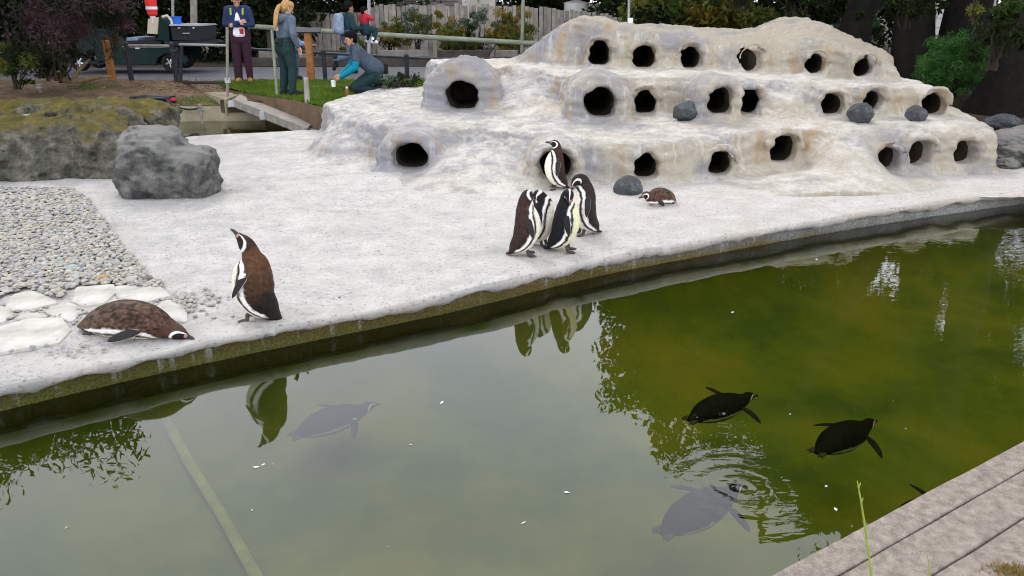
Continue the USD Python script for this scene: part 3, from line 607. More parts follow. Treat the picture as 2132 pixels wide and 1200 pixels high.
# ------------------------------------------------------------------ penguins
from scipy.interpolate import PchipInterpolator, CubicSpline
mat('plumage', {'a': ('attribute', {'attribute': 'tint'}), 'g': ('texture_coordinate', {}), 'n': ('noise_texture', {'scale': 90, 'detail': 5, 'roughness': 0.75}),
                'r': ('rgb_ramp', {'ramp': [(0.3, (0.62,) * 3), (0.7, (1.30,) * 3)]}), 'm': ('mix_color', {'blend_type': 'multiply', 'fac': 1.0, 'use_clamp': False}),
                'b': ('bump', {'strength': 0.5, 'distance': 0.006}), 'p': ('principled_bsdf', {'roughness': 0.62, 'specular_ior_level': 0.10})},
    [('g.object', 'n.vector'), ('n.fac', 'r.fac'), ('a.color', 'm.a'), ('r.color', 'm.b'), ('m.result', 'p.base_color'), ('n.fac', 'b.height'), ('b.normal', 'p.normal')])
plain('bill', (0.035, 0.035, 0.038), 0.38, var=0.3, scale=40)
plain('penguin_foot', (0.055, 0.045, 0.042), 0.6, var=0.5, scale=60)
plain('eye', (0.02, 0.008, 0.006), 0.15)
plain('band_tag', (0.75, 0.78, 0.80), 0.4)
plain('teal_band', (0.03, 0.55, 0.42), 0.5)

STAND = [(-.165, .016), (-.122, .030), (-.082, .070), (-.020, .132), (.022, .235), (.022, .325), (.004, .400), (-.006, .455), (.000, .492), (.016, .523), (.040, .541), (.066, .543), (.082, .540)]
RAD = [(.012, .008), (.038, .022), (.078, .064), (.104, .098), (.114, .116), (.104, .108), (.080, .084), (.052, .056), (.045, .050), (.044, .047), (.036, .037), (.021, .023), (.014, .015)]
def loft(nodes, rads, front0, nr=120, ns=64):
    nodes = np.asarray(nodes, float); k = len(nodes); w = np.linspace(0, k - 1, nr)
    C = np.array([CubicSpline(range(k), nodes[:, i])(w) for i in range(3)]).T
    R = np.array([PchipInterpolator(range(k), np.asarray(rads)[:, i])(w) for i in range(2)]).T
    T = np.gradient(C, axis=0); T /= np.linalg.norm(T, axis=1, keepdims=True)
    fr = np.asarray(front0, float); Fs, Ss = [], []
    for t in T:
        fr = fr - t * (fr @ t); fr /= np.linalg.norm(fr); Fs.append(fr.copy()); Ss.append(np.cross(fr, t))
    Fs, Ss = np.array(Fs), np.array(Ss)
    th = np.linspace(-PI, PI, ns, endpoint=False)
    v = C[:, None] + R[:, 1, None, None] * np.cos(th)[None, :, None] * Fs[:, None] + R[:, 0, None, None] * np.sin(th)[None, :, None] * Ss[:, None]
    v = v.reshape(-1, 3); i, j = np.meshgrid(np.arange(nr - 1), np.arange(ns), indexing='ij'); a = (i * ns + j).ravel(); b = (i * ns + (j + 1) % ns).ravel()
    f = np.vstack([np.c_[a, b, b + ns], np.c_[a, b + ns, a + ns]])
    v = np.vstack([v, C[0], C[-1]]); e = nr * ns; j = np.arange(ns)
    f = np.vstack([f, np.c_[np.full(ns, e), (j + 1) % ns, j], np.c_[np.full(ns, e + 1), e - ns + j, e - ns + (j + 1) % ns]])
    W_ = np.r_[np.repeat(w, ns), w[0], w[-1]]; A_ = np.r_[np.tile(np.abs(th) / PI, nr), .5, .5]; TH = np.r_[np.tile(th, nr), 0, 0]
    return tm(v, f), W_, A_, TH, (C, T, Fs, Ss, w)
TONES = {'rust': ((0.010, 0.008, 0.007), (0.075, 0.034, 0.018)), 'brown': ((0.062, 0.040, 0.026), (0.058, 0.030, 0.020)), 'dark': ((0.018, 0.013, 0.012), (0.022, 0.015, 0.013)), 'black': ((0.007, 0.007, 0.009), (0.009, 0.008, 0.009)), 'cocoa': ((0.022, 0.013, 0.010), (0.036, 0.019, 0.014))}
def plumage(v, w, a, tone, seed, belly=(0.62, 0.58, 0.48), th=None):
    lo, hi = (np.array(c) for c in TONES[tone])
    j = fbm(v, 26, 3, seed) * 0.16; a2 = np.clip(a + j * 0.5, 0, 1); w2 = w + j * 1.2
    up = np.clip((w - 2.6 + fbm(v, 14, 3, seed + 9) * 1.6) / 3.6, 0, 1)[:, None]
    back = lo * (1 - up) + hi * up
    back = back * (1 + 1.1 * fbm(v * (1, 1, 1), 38, 3, seed + 5))[:, None]
    st = meshkit.noise(np.c_[w * 5, th * 13 + meshkit.noise(np.c_[w * 9, th * 3, 0 * w], seed) * 2, 0 * w + seed], seed) - .5
    back = back * (1 + np.where(w < 7, 2.0 if tone == 'brown' else .7, .3) * st)[:, None]
    e = np.sqrt(a2 ** 2 + (np.clip(w2 - 5.0, 0, 9) / 1.5 * .36) ** 2)
    sm = lambda x, t, d=0.02: np.clip((x - t) / d + .5, 0, 1)[:, None]
    white = np.array((0.72, 0.70, 0.66)); bel = np.array(belly)
    dk = lo * 0.6 + np.array((0.012,) * 3)
    c = bel + 0 * back
    c = c * (1 - sm(e, .29)) + dk * sm(e, .29)
    c = c * (1 - sm(e, .365)) + white * sm(e, .365)
    s2 = sm(e, .455); c = c * (1 - s2) + back * s2
    t = sm(w2, 7.05, .2); c = c * (1 - t) + back * t
    t = 1 - sm(w2, 1.6, .4); c = c * (1 - t) + lo * 1.1 * t
    # head: dark face inside a white loop from the brow round the ear to the throat
    hd = np.clip((w - 7.9) / .3, 0, 1)[:, None]; crown = hi * 0.35 + lo * .65
    c = c * (1 - hd) + crown * hd
    q = np.stack([w, a * 4], 1); poly = np.array([(11.2, 3.15), (10.3, 2.95), (9.4, 2.62), (8.75, 2.1), (8.4, 1.45), (8.3, .7), (8.45, -.3)]); d = np.full(len(w), 9.)
    for p0, p1 in zip(poly[:-1], poly[1:]):
        ed = p1 - p0; tt = np.clip(((q - p0) @ ed) / (ed @ ed), 0, 1); d = np.minimum(d, np.linalg.norm(q - p0 - tt[:, None] * ed, axis=1) / np.interp(w, [8.2, 8.8, 10, 11], [1.3, 1.25, .8, .6]))
    face = np.clip((w - 8.7) / .2, 0, 1) * np.clip((np.interp(w, [8.6, 8.75, 9.4, 10.3, 11.2], [1.5, 2.1, 2.62, 2.95, 3.15]) - a * 4) / .1, 0, 1)
    c = c * (1 - face[:, None]) + np.array((.014, .011, .011)) * face[:, None]
    hw = sm(-d, -.20, .08); c = c * (1 - hw) + white * hw
    pk = (sm(w, 11.0, .2) * sm(a, .35, .1) * (1 - sm(a, .82, .1))); c = c * (1 - 0.7 * pk) + np.array((0.45, 0.22, 0.20)) * 0.7 * pk
    return np.clip(c, 0.004, 0.8)
def blade(root, tip, nrm, width=0.058, thick=0.011, bend=0.0, ns=14, nr=22):
    """A flipper: a flat, slightly swept blade."""
    root, tip, nrm = (np.asarray(x, float) for x in (root, tip, nrm)); d = tip - root; L = np.linalg.norm(d); d /= L
    nrm = nrm - d * (nrm @ d); nrm /= np.linalg.norm(nrm); s = np.cross(d, nrm)
    t = np.linspace(0, 1, nr); wd = width * np.interp(t, [0, .12, .35, .7, .9, 1], [.42, .62, 1, .86, .55, .12]) / 2; tk = thick * np.interp(t, [0, .2, .8, 1], [1.6, 1.1, .7, .3]) / 2
    th = np.linspace(0, 2 * PI, ns, endpoint=False)
    C = root + d * (L * t)[:, None] + nrm * (bend * np.sin(t * PI))[:, None] + s * (0.012 * t ** 2)[:, None]
    v = C[:, None] + (np.cos(th)[None] * wd[:, None])[..., None] * s + (np.sin(th)[None] * tk[:, None])[..., None] * nrm
    v = v.reshape(-1, 3); i, j = np.meshgrid(np.arange(nr - 1), np.arange(ns), indexing='ij'); a = (i * ns + j).ravel(); b = (i * ns + (j + 1) % ns).ravel()
    f = np.vstack([np.c_[a, b, b + ns], np.c_[a, b + ns, a + ns]]); v = np.vstack([v, C[0], C[-1]]); e = nr * ns; j = np.arange(ns)
    f = np.vstack([f, np.c_[np.full(ns, e), (j + 1) % ns, j], np.c_[np.full(ns, e + 1), e - ns + j, e - ns + (j + 1) % ns]])
    A = np.r_[np.tile(th, nr), 0, 0]; t2 = np.r_[np.repeat(t, ns), 0, 1]
    return tm(v, f), A, t2
def foot_mesh(p, yaw, s=1.0, leg=True):
    toes = []
    for a, L in ((-.42, .052), (0, .062), (.42, .052)):
        toes.append(chain([((0, 0, .012), .012), ((math.cos(a) * L * .6, math.sin(a) * L * .6, .010), .009), ((math.cos(a) * L, math.sin(a) * L, .006), .0055)], 10))
    toes.append(Manifold.hull_points(np.array([(0, 0, .009), (.042, -.020, .006), (.048, 0, .006), (.042, .020, .006), (0, 0, .003), (.042, -.020, .002), (.048, 0, .002), (.042, .020, .002)])))
    if leg:
        toes.append(chain([((-.004, 0, .014), .013), ((-.012, 0, .05), .016)], 10))
    m = Manifold.batch_boolean(toes, manifold3d.OpType.Add)
    t = trimesh.Trimesh(*meshkit.arrays(m)[:2], process=False); t.apply_scale(s); t = rot(t, (0, 0, 1), yaw); return mv(t, p)

def penguin(label, group, loc, rz, tone, seed, spine=None, front0=(.5, 0, -1), scale=1.0, flippers=None, feet=None, rads=None, belly=(0.62, 0.58, 0.48), tilt=None, teal=None, tagged=False):
    """spine: 13 points (x, y, z) from the tail's tip to the bill's base; the bird faces +x."""
    path = thing('penguin', label, 'penguin', group, loc, rz)
    sp = np.array([(p[0], 0, p[1]) if len(p) == 2 else p for p in (spine or STAND)], float) * scale
    rd = np.array(rads or RAD) * scale
    body, w, a, th, (C, T, Fs, Ss, wv) = loft(sp, rd, front0)
    v = np.array(body.vertices)
    # ruffled feathers: fine relief on the back
    nr = meshkit.arrays(body, True)[2]; v = v + nr * (fbm(v, 55, 3, seed) * 0.005 * np.clip(8 - w, 0.2, 1))[:, None]
    put(path, 'body', tm(v, body.faces), 'plumage', col=plumage(v, w, a, tone, seed, belly, th))
    e = C[-1]; t = T[-1]; dn = Fs[-1]; L = .050 * scale
    bl = tube([e - t * .012 * scale, e + t * L * .3, e + t * L * .65 + dn * .001, e + t * L * .92 + dn * .006 * scale, e + t * L + dn * .013 * scale], np.array([(.0135, .0145), (.011, .013), (.0085, .011), (.0055, .008), (.0015, .003)]) * scale, 12)
    put(path, 'bill', bl, 'bill', smooth=40)
    i = np.argmin(np.abs(wv - 10.0)); hr = np.interp(10.0, range(13), rd[:, 0])
    for s in (-1, 1):
        put(path, 'eye', meshkit.arrays(ball(C[i] + Ss[i] * s * hr * .88 - Fs[i] * hr * .42, .0065 * scale))[:2] if False else ball(C[i] + Ss[i] * s * hr * .90 - Fs[i] * hr * .36, .0062 * scale), 'eye', smooth=True)
    k = np.argmin(np.abs(wv - 5.75)); sw = np.interp(5.75, range(13), rd[:, 0]); sd = np.interp(5.75, range(13), rd[:, 1])
    lo = np.array(TONES[tone][0])
    for s, fl in zip((-1, 1), flippers or ((0.03, 0, -.20), (0.03, 0, -.20))):
        if fl is None:
            continue
        root = C[k] + Ss[k] * s * sw * .82 - Fs[k] * sd * .05
        tip = root + np.array(fl[:3]) * scale + Ss[k] * s * (fl[3] if len(fl) > 3 else .075) * scale
        nrm = Ss[k] * s + (np.array(fl[4]) if len(fl) > 4 else 0)
        bm, A, t2 = blade(root, tip, nrm, .060 * scale, .012 * scale, .012 * scale)
        c = np.where((np.sin(A) < -.35)[:, None], np.array((.5, .48, .44)), np.minimum(lo * 1.2 + .006, .022))
        edge = (np.abs(np.cos(A)) > .96) & (np.cos(A) < 0); c = np.where(edge[:, None], np.array((.6, .58, .54)), c)
        fp = put(path, 'flipper', bm, 'plumage', col=c)
        if (tagged or teal) and s == (tagged or teal):
            d = (tip - root) / np.linalg.norm(tip - root); b0 = root + d * .035 * scale
            put(fp, 'wing_band', tube([b0 - d * .006, b0 + d * .006], [(.013 * scale, .030 * scale)] * 2 if False else .021 * scale, 12), 'teal_band' if teal else 'bill', smooth=40)
            if tagged:
                put(fp, 'band_plate', mv(boxm(-.008, .008, -.004, .004, -.006, .006, .001), b0 + nrm / np.linalg.norm(nrm) * .021 * scale), 'band_tag')
    for p, yaw in (feet if feet is not None else (((.035, -.05, 0), -.25), ((.035, .05, 0), .25))):
        put(path, 'foot', foot_mesh(np.array(p) * scale, yaw, scale, p[2] >= 0), 'penguin_foot', smooth=40)
    return path
def gpos(u, v, dz=0.0):
    p = on_z(u, v, 0.0); z = float(island_z(p[0], p[1])); p = on_z(u, v, z); return (p[0], p[1], z + dz)
def sp2(dx):        # replace some of the standing spine's points
    s = [list(p) for p in STAND]
    for k, p in dx.items():
        s[k] = list(p)
    return [((p[0], 0, p[1]) if len(p) == 2 else tuple(p)) for p in s]

SHORE = 'penguins standing on the pool rim'
# the rust-brown bird that looks up
penguin('rust brown penguin standing alone with its bill raised skyward', None, gpos(541, 662, -.018), PI - 0.06, 'rust', 3,
        spine=sp2({0: (-.155, .014), 1: (-.118, .03), 2: (-.062, .088), 3: (-.010, .15), 4: (.018, .235), 5: (.012, .335), 6: (.000, .415), 7: (.008, .475), 8: (.018, .512), 9: (.036, .545), 10: (.054, .572), 11: (.076, .598), 12: (.088, .611)}), scale=1.0,
        flippers=((.105, 0, -.185, .07, (.5, 0, .1)), (.06, 0, -.2, .05)), tagged=-1, rads=[(x * 1.16, y * (1.20 if 1 < i < 7 else 1.10) + .012 * (i in (1, 2))) for i, (x, y) in enumerate(RAD)], feet=(((.055, -.045, .004), -.1), ((.075, .05, .004), .2)))
# the one asleep on its belly
prone = [(-.40, 0, .055), (-.345, 0, .072), (-.26, 0, .095), (-.15, 0, .118), (-.03, 0, .128), (.075, 0, .122), (.155, 0, .108), (.225, 0, .088), (.262, 0, .075), (.292, 0, .064), (.320, 0, .054), (.346, 0, .045), (.360, 0, .040)]
RADP = [(.018, .012), (.055, .036), (.098, .078), (.128, .110), (.134, .124), (.122, .116), (.098, .096), (.066, .066), (.052, .055), (.048, .050), (.038, .039), (.022, .024), (.014, .015)]
a0, a1 = on_z(158, 690), on_z(398, 712)
_d = a1 - a0; c0 = (a0 + a1) / 2
penguin('brown penguin lying flat on its belly beside white flagstones', None, (c0[0], c0[1] + .05, -.034), math.atan2(_d[1], _d[0]) + .03, 'brown', 8, spine=prone, rads=RADP, front0=(0, 0, -1), scale=1.03,
        flippers=((-.15, 0, -.085, .06), (-.20, 0, -.075, .10, (0, 0, .35))), feet=(((-.27, -.06, .03), 3.0), ((-.27, .06, .03), 3.3)))
# the huddle on the rim
GP = 'penguins huddled together preening on the rim'
hunch = {6: (.030, .395), 7: (.045, .445), 8: (.062, .470), 9: (.086, .480), 10: (.108, .468), 11: (.124, .448), 12: (.131, .434)}
penguin('dark brown penguin at the huddle\'s left with tail towards the pebbles', GP, gpos(1092, 531), .06, 'cocoa', 12,
        spine=sp2({7: (.000, .470), 8: (.008, .512), 9: (.028, .045, .540), 10: (.045, .03, .535), 11: (.062, .055, .512), 12: (.070, .062, .497)}) if False else
        sp2({6: (.004, .410), 7: (-.004, .470), 8: (.006, .0, .508), 9: (.022, .012, .534), 10: (.040, .028, .530), 11: (.056, .042, .508), 12: (.062, .048, .494)}), belly=(.62, .60, .48),
        flippers=((.03, 0, -.2), (.075, 0, -.20, .06)), scale=.97)
penguin('white bellied penguin mostly hidden behind the left one of the huddle', GP, gpos(1126, 511), -.45, 'black', 17, spine=sp2({6: (.03, .405), 7: (.010, .45), 8: (-.012, .475), 9: (-.036, .480), 10: (-.056, .465), 11: (-.07, .445), 12: (-.074, .430)}), scale=.94)
penguin('black penguin in front of the huddle with its bill on its breast', GP, gpos(1171, 523), -.18, 'black', 23,
        spine=sp2({5: (.030, .330), 6: (.024, .405), 7: (.022, .0, .462), 8: (.030, -.008, .496), 9: (.044, -.030, .516), 10: (.056, -.058, .504), 11: (.060, -.076, .476), 12: (.060, -.080, .460)}), belly=(.60, .58, .36),
        flippers=((-.06, 0, -.18, .11), (.06, 0, -.205, .07)), scale=.99, feet=(((.055, -.05, 0), -.1), ((.055, .05, 0), .3)))
penguin('black penguin behind the huddle bending its neck, tail to the right', GP, gpos(1217, 488), PI + .25, 'dark', 31,
        spine=sp2({4: (.020, .24), 5: (.016, .335), 6: (.014, .42), 7: (.026, .485), 8: (.050, .510), 9: (.080, .508), 10: (.104, .485), 11: (.116, .455), 12: (.120, .440)}), flippers=((.02, 0, -.2), (.0, 0, -.2, .0)), scale=1.02)
# at the burrow
penguin('penguin standing at the mouth of a low burrow, white belly showing', None, gpos(1158, 394), PI + .22, 'cocoa', 41, belly=(.66, .62, .50),
        spine=sp2({6: (.008, .402), 7: (-.002, .458), 8: (.004, .494), 9: (.020, .524), 10: (.046, .538), 11: (.074, .544), 12: (.088, .546)}), scale=.98, flippers=((.02, 0, -.2), (.035, 0, -.2, .03)))
# resting by the round rock
crouch = [(-.24, 0, .05), (-.20, 0, .065), (-.15, 0, .09), (-.08, 0, .11), (.0, 0, .122), (.07, 0, .125), (.13, 0, .13), (.175, 0, .145), (.20, 0, .160), (.225, 0, .170), (.25, 0, .168), (.272, 0, .158), (.284, 0, .152)]
penguin('chestnut brown penguin resting on its belly beside the round grey rock', None, gpos(1374, 426, -.02), PI + .42, 'brown', 47, spine=crouch, rads=RADP, front0=(0, 0, -1), scale=.82,
        flippers=((-.10, 0, -.085, .05), (-.12, 0, -.085, .06)), feet=(((-.17, -.06, .0), 3.0), ((-.17, .06, .0), 3.3)))

# swimmers: flat in the water, flippers spread
swim = [(-.33, 0, -.02), (-.28, 0, -.014), (-.21, 0, -.004), (-.12, 0, .004), (-.02, 0, .006), (.075, 0, .004), (.15, 0, .002), (.215, 0, .004), (.252, 0, .010), (.285, 0, .018), (.312, 0, .020), (.338, 0, .018), (.352, 0, .016)]
SW = 'penguins swimming under the water'
def swimmer(label, head, tail, zc, tone, seed, near, far, scale=1.0, teal=None, roll=0.0):
    a, b = on_z(*tail, zc), on_z(*head, zc); d = b - a; rz = math.atan2(d[1], d[0])
    s = np.hypot(d[0], d[1]) / .74 * scale
    c, sn = math.cos(-rz), math.sin(-rz)
    def loc(pt, root):          # a flipper's tip given by its photo pixel, in the bird's own frame
        q = on_z(*pt, zc - .02) - (a + b) / 2; return np.array([q[0] * c - q[1] * sn, q[0] * sn + q[1] * c, 0]) / s - np.array(root)
    r = (.105, -.08, 0.01); l = (.105, .08, 0.01)
    fn, ff = loc(near, r), loc(far, l)
    lim = lambda q: q * min(1.0, .26 / np.linalg.norm(q))
    fn, ff = lim(fn), lim(ff)
    penguin(label, SW, (*((a + b) / 2)[:2], zc), rz, tone, seed, spine=swim, front0=(0, 0, -1), scale=s, rads=[(x * .86, y * .82) for x, y in RADP],
            flippers=((ff[0], ff[1], -.01, 0, (0, 0, 14)), (fn[0], fn[1], -.03, 0, (0, 0, 14))), feet=(((-.29, -.045, -.03), 3.0), ((-.29, .045, -.03), 3.3)), teal=teal, belly=(.55, .58, .50))
swimmer('swimming penguin with a bright green flipper band in the pale reflection', (785, 845), (598, 908), -.44, 'black', 51, (738, 938), (650, 852), teal=1)
swimmer('black swimming penguin with wings spread at the edge of the tree reflection', (1573, 826), (1425, 874), -.33, 'black', 53, (1583, 884), (1436, 800))
swimmer('black swimming penguin nearest the right side of the pool', (1822, 880), (1692, 942), -.33, 'black', 57, (1842, 962), (1686, 895))
swimmer('grey looking swimming penguin breaking the surface near the plank deck', (1548, 1015), (1366, 1112), -.31, 'black', 59, (1560, 1112), (1384, 1024))
swimmer('swimming penguin almost hidden by the plank deck with one wing showing', (2010, 1045), (1850, 1085), -.33, 'black', 61, (1990, 1130), (1850, 993))
# ------------------------------------------------------------------ foliage
def leafmat(name, col, col2, trans=0.35):
    mat(name, {'oi': ('geometry', {}), 'r': ('rgb_ramp', {'ramp': [(0.0, col), (1.0, col2)]}), 'g': ('geometry', {}), 'n': ('noise_texture', {'scale': 1.3, 'detail': 3}),
               'f': ('math', {'math_type': 'multiply_add', 'value2': 0.55}), 'n1': ('map_range', {'from_min': 0.3, 'from_max': 0.7, 'to_min': 0.0, 'to_max': 0.45, 'clamp': True}),
               'd': ('principled_bsdf', {'roughness': 0.55, 'specular_ior_level': 0.10}), 't': ('translucent_bsdf', {}), 'm': ('mix_closure', {'fac': trans})},
        [('g.position', 'n.vector'), ('n.fac', 'n1.value'), ('oi.random_per_island', 'f.value1'), ('n1.result', 'f.value3'), ('f.value', 'r.fac'), ('r.color', 'd.base_color'), ('r.color', 't.color'), ('d.BSDF', 'm.closure1'), ('t.BSDF', 'm.closure2')], surface='m.closure')
leafmat('leaf_dark', (0.006, 0.011, 0.004), (0.032, 0.050, 0.014), .25)
leafmat('leaf_mid', (0.012, 0.025, 0.005), (0.060, 0.095, 0.020))
leafmat('leaf_olive', (0.06, 0.075, 0.014), (0.24, 0.24, 0.045))
leafmat('leaf_gold', (0.09, 0.075, 0.010), (0.42, 0.28, 0.04))
leafmat('leaf_silver', (0.05, 0.075, 0.05), (0.16, 0.21, 0.15), 0.2)
leafmat('leaf_purple', (0.028, 0.016, 0.018), (0.10, 0.060, 0.065), 0.2)
leafmat('leaf_hedge', (0.030, 0.10, 0.02), (0.16, 0.34, 0.09))
leafmat('grass', (0.06, 0.11, 0.012), (0.24, 0.32, 0.05), 0.35)
leafmat('dry_grass', (0.14, 0.10, 0.03), (0.32, 0.24, 0.08), 0.3)
leafmat('moss', (0.07, 0.065, 0.012), (0.24, 0.17, 0.022), 0.1)
leafmat('litter', (0.16, 0.09, 0.04), (0.48, 0.33, 0.18), 0.1)
plain('bark', (0.030, 0.022, 0.015), 0.95, var=0.5, scale=4, bump=1.0, bscale=14)
plain('bark_dark', (0.009, 0.0075, 0.006), 0.95, var=0.5, scale=5, bump=1.0, bscale=14)
plain('timber_grey', (0.25, 0.23, 0.20), 0.9, var=0.4, scale=5, bump=0.5, bscale=40)
plain('timber_grey_b', (0.19, 0.175, 0.155), 0.9, var=0.4, scale=5, bump=0.5, bscale=40)
plain('timber_grey_c', (0.30, 0.27, 0.235), 0.9, var=0.4, scale=5, bump=0.5, bscale=40)
plain('timber_dark', (0.055, 0.048, 0.042), 0.9, var=0.4, scale=5, bump=0.5)
plain('timber_green', (0.20, 0.22, 0.16), 0.85, var=0.3, scale=4, bump=0.4)
plain('post_orange', (0.23, 0.10, 0.035), 0.8, var=0.4, scale=8, bump=0.4)
plain('steel_black', (0.018, 0.020, 0.024), 0.45, var=0.3, scale=12)
plain('steel_grey', (0.30, 0.31, 0.31), 0.45, metal=0.3, var=0.3, scale=20)
plain('steel_worn', (0.20, 0.185, 0.16), 0.6, metal=0.2, var=0.35, scale=9, bump=0.3)
plain('cream_wall', (0.58, 0.54, 0.46), 0.9, var=0.2, scale=2)
plain('white_paint', (0.72, 0.72, 0.70), 0.6, var=0.1, scale=4)

def leaves(pts, size, rng, upright=0.0, aspect=0.5, jitter=0.4):
    """Rhombic leaves at pts, each its own little folded quad."""
    n = len(pts); d = rng.normal(size=(n, 3)); d[:, 2] += upright; d /= np.linalg.norm(d, axis=1, keepdims=True)
    s = np.cross(d, rng.normal(size=(n, 3))); s /= np.linalg.norm(s, axis=1, keepdims=True)
    L = size * (1 + jitter * rng.normal(size=(n, 1)).clip(-1.5, 2)); Wd = L * aspect
    v = np.stack([pts - d * L / 2, pts + s * Wd / 2, pts + d * L / 2, pts - s * Wd / 2], 1).reshape(-1, 3)
    a = np.arange(n) * 4
    return tm(v, np.vstack([np.c_[a, a + 1, a + 2], np.c_[a, a + 2, a + 3]]))
def clumps(rng, c, r, k, n, spread, hollow=0.45, droop=0.0):
    """n points in k clumps spread through the ellipsoid at c of radii r."""
    c, r = np.asarray(c, float), np.asarray(r, float)
    d = rng.normal(size=(k, 3)); d /= np.linalg.norm(d, axis=1, keepdims=True)
    rad = (hollow + (1 - hollow) * rng.random(k) ** 0.6) * (1 + 0.25 * rng.normal(size=k)).clip(.5, 1.35)
    cc = c + d * rad[:, None] * r
    i = rng.integers(0, k, n); w = (0.5 + rng.random(k))[i][:, None]
    g = rng.normal(size=(n, 3)); g *= (rng.random((n, 1)) ** .4 * 1.55 / np.linalg.norm(g, axis=1, keepdims=True)); p = cc[i] + g * spread * w * (1, 1, .75)
    if droop:
        p[:, 2] -= droop * rng.random(n) ** 2
    return p, cc
def limb(rng, a, b, r0, r1, wob=0.15, n=8):
    a, b = np.asarray(a, float), np.asarray(b, float); t = np.linspace(0, 1, n)[:, None]
    p = a + (b - a) * t; L = np.linalg.norm(b - a)
    p[1:-1] += rng.normal(size=(n - 2, 3)) * wob * L / n
    return tube(p, np.linspace(r0, r1, n), 8)
def tree(name, label, base, top, r, crown, rad, mats, k=60, n=6000, leaf=0.13, spread=0.5, seed=0, group=None, stems=1, upright=0.0, droop=0.0, bark='bark', limbs=9, aspect=.5, hollow=.45, flare=1.5):
    rng = np.random.default_rng(seed); base, top = np.asarray(base, float), np.asarray(top, float)
    path = thing(name, label, 'tree', group, tuple(base))
    ms = []
    for s in range(stems):
        off = (rng.normal(size=3) * (0.5, .3, 0) * (s > 0)) * r * 2
        t = np.linspace(0, 1, 12)[:, None]; p = (top - base + off * 6) * t + off; p[1:-1] += np.cumsum(rng.normal(size=(10, 3)), 0) * 0.012 * np.linalg.norm(top - base) * (1, 1, .2)
        rr = r * (1 - .6 * t[:, 0]); rr[0] *= flare; rr[1] *= 1 + (flare - 1) * .3
        ms.append(tube(p, rr, 12))
        for q in range(limbs):
            i = rng.integers(4, 12); _, cc = clumps(rng, np.asarray(crown) - base, np.asarray(rad) * .45, 1, 1, .1)
            ms.append(limb(rng, p[i], cc[0], r * .35, r * .08, .8))
    tr = cat(ms); v = np.array(tr.vertices); nn = np.array(tr.vertex_normals); v += nn * (fbm(v * (1, 1, .3) + base, 6, 3, seed) * r * .35)[:, None]
    put(path, 'trunk', tm(v, tr.faces), bark, smooth=50)
    ms = mats if isinstance(mats, (list, tuple)) else [mats]
    for j, m in enumerate(ms):
        p, _ = clumps(rng, np.asarray(crown) - base, rad, k // len(ms), n // len(ms), spread, hollow, droop)
        p = p[p[:, 2] > 0.05]
        put(path, 'crown', leaves(p, leaf, rng, upright, aspect), m, smooth=False)
    return path
def bush(name, label, c, r, mats, n=2500, leaf=0.08, seed=0, group=None, k=30, spread=.22, category='shrub', upright=0.4, aspect=.45, hollow=.3, stemmat='bark'):
    rng = np.random.default_rng(seed); c = np.asarray(c, float); r = np.asarray(r, float)
    path = thing(name, label, category, group, (c[0], c[1], c[2] - r[2]))
    put(path, 'stem', cat([limb(rng, (rng.normal() * .1 * r[0], rng.normal() * .1 * r[1], -.1), rng.normal(size=3) * r * .35 + (0, 0, r[2] * 1.1), .02, .006) for _ in range(7)]), stemmat)
    ms = mats if isinstance(mats, (list, tuple)) else [mats]
    for m in ms:
        p, _ = clumps(rng, (0, 0, r[2]), r, k // len(ms), n // len(ms), spread * r.min(), hollow); p = p[p[:, 2] > 0.0]
        put(path, 'foliage', leaves(p, leaf, rng, upright, aspect), m, smooth=False)
    return path
GR = lambda x, y: float(gz(np.array(x), np.array(y)))

# big trees on the left and right, whose crowns show in the water
tree('conifer_tree', 'tall drooping conifer at the left edge with purplish hanging twigs', (-12.2, 17.0, .4), (-11.4, 16.8, 8), .33, (-11.5, 16.7, 5.7), (2.7, 2.0, 2.4), ['leaf_dark', 'leaf_mid'], k=260, n=70000, leaf=.18, spread=.42, seed=2, droop=1.0, aspect=.3)
for i, (lab, b, t, r, c, rd, sd, st) in enumerate([
    ('dark tree behind the mound whose trunk leans left over its right hump', (6.9, 17.0, .45), (7.9, 17.5, 7), .34, (5.3, 19.2, 6.2), (2.3, 1.7, 2.5), 5, 1),
    ('slender dark tree trunk leaning left just right of the hump of the mound', (7.8, 16.2, .45), (7.0, 16.6, 9), .18, (9.4, 18.8, 8.2), (2.3, 2.0, 3.3), 6, 1),
    ('broad many stemmed dark tree between the mound and the clipped bush', (8.75, 16.3, .45), (9.3, 16.6, 9), .30, (12.6, 17.5, 11), (3.2, 3.5, 5.0), 7, 4),
    ('massive dark tree at the right edge with a ridged brown trunk', (8.35, 13.7, .1), (8.6, 14.0, 9), .40, (13.4, 14.5, 9.5), (3.2, 3.2, 4.6), 8, 2)]):
    tree('broad_tree', lab, b, t, r, c, rd, ['leaf_dark', 'leaf_mid'], k=340, n=84000 if i < 2 else 56000, leaf=.16, spread=.48, seed=sd, hollow=.2, stems=st, bark='bark_dark', flare=1.7)
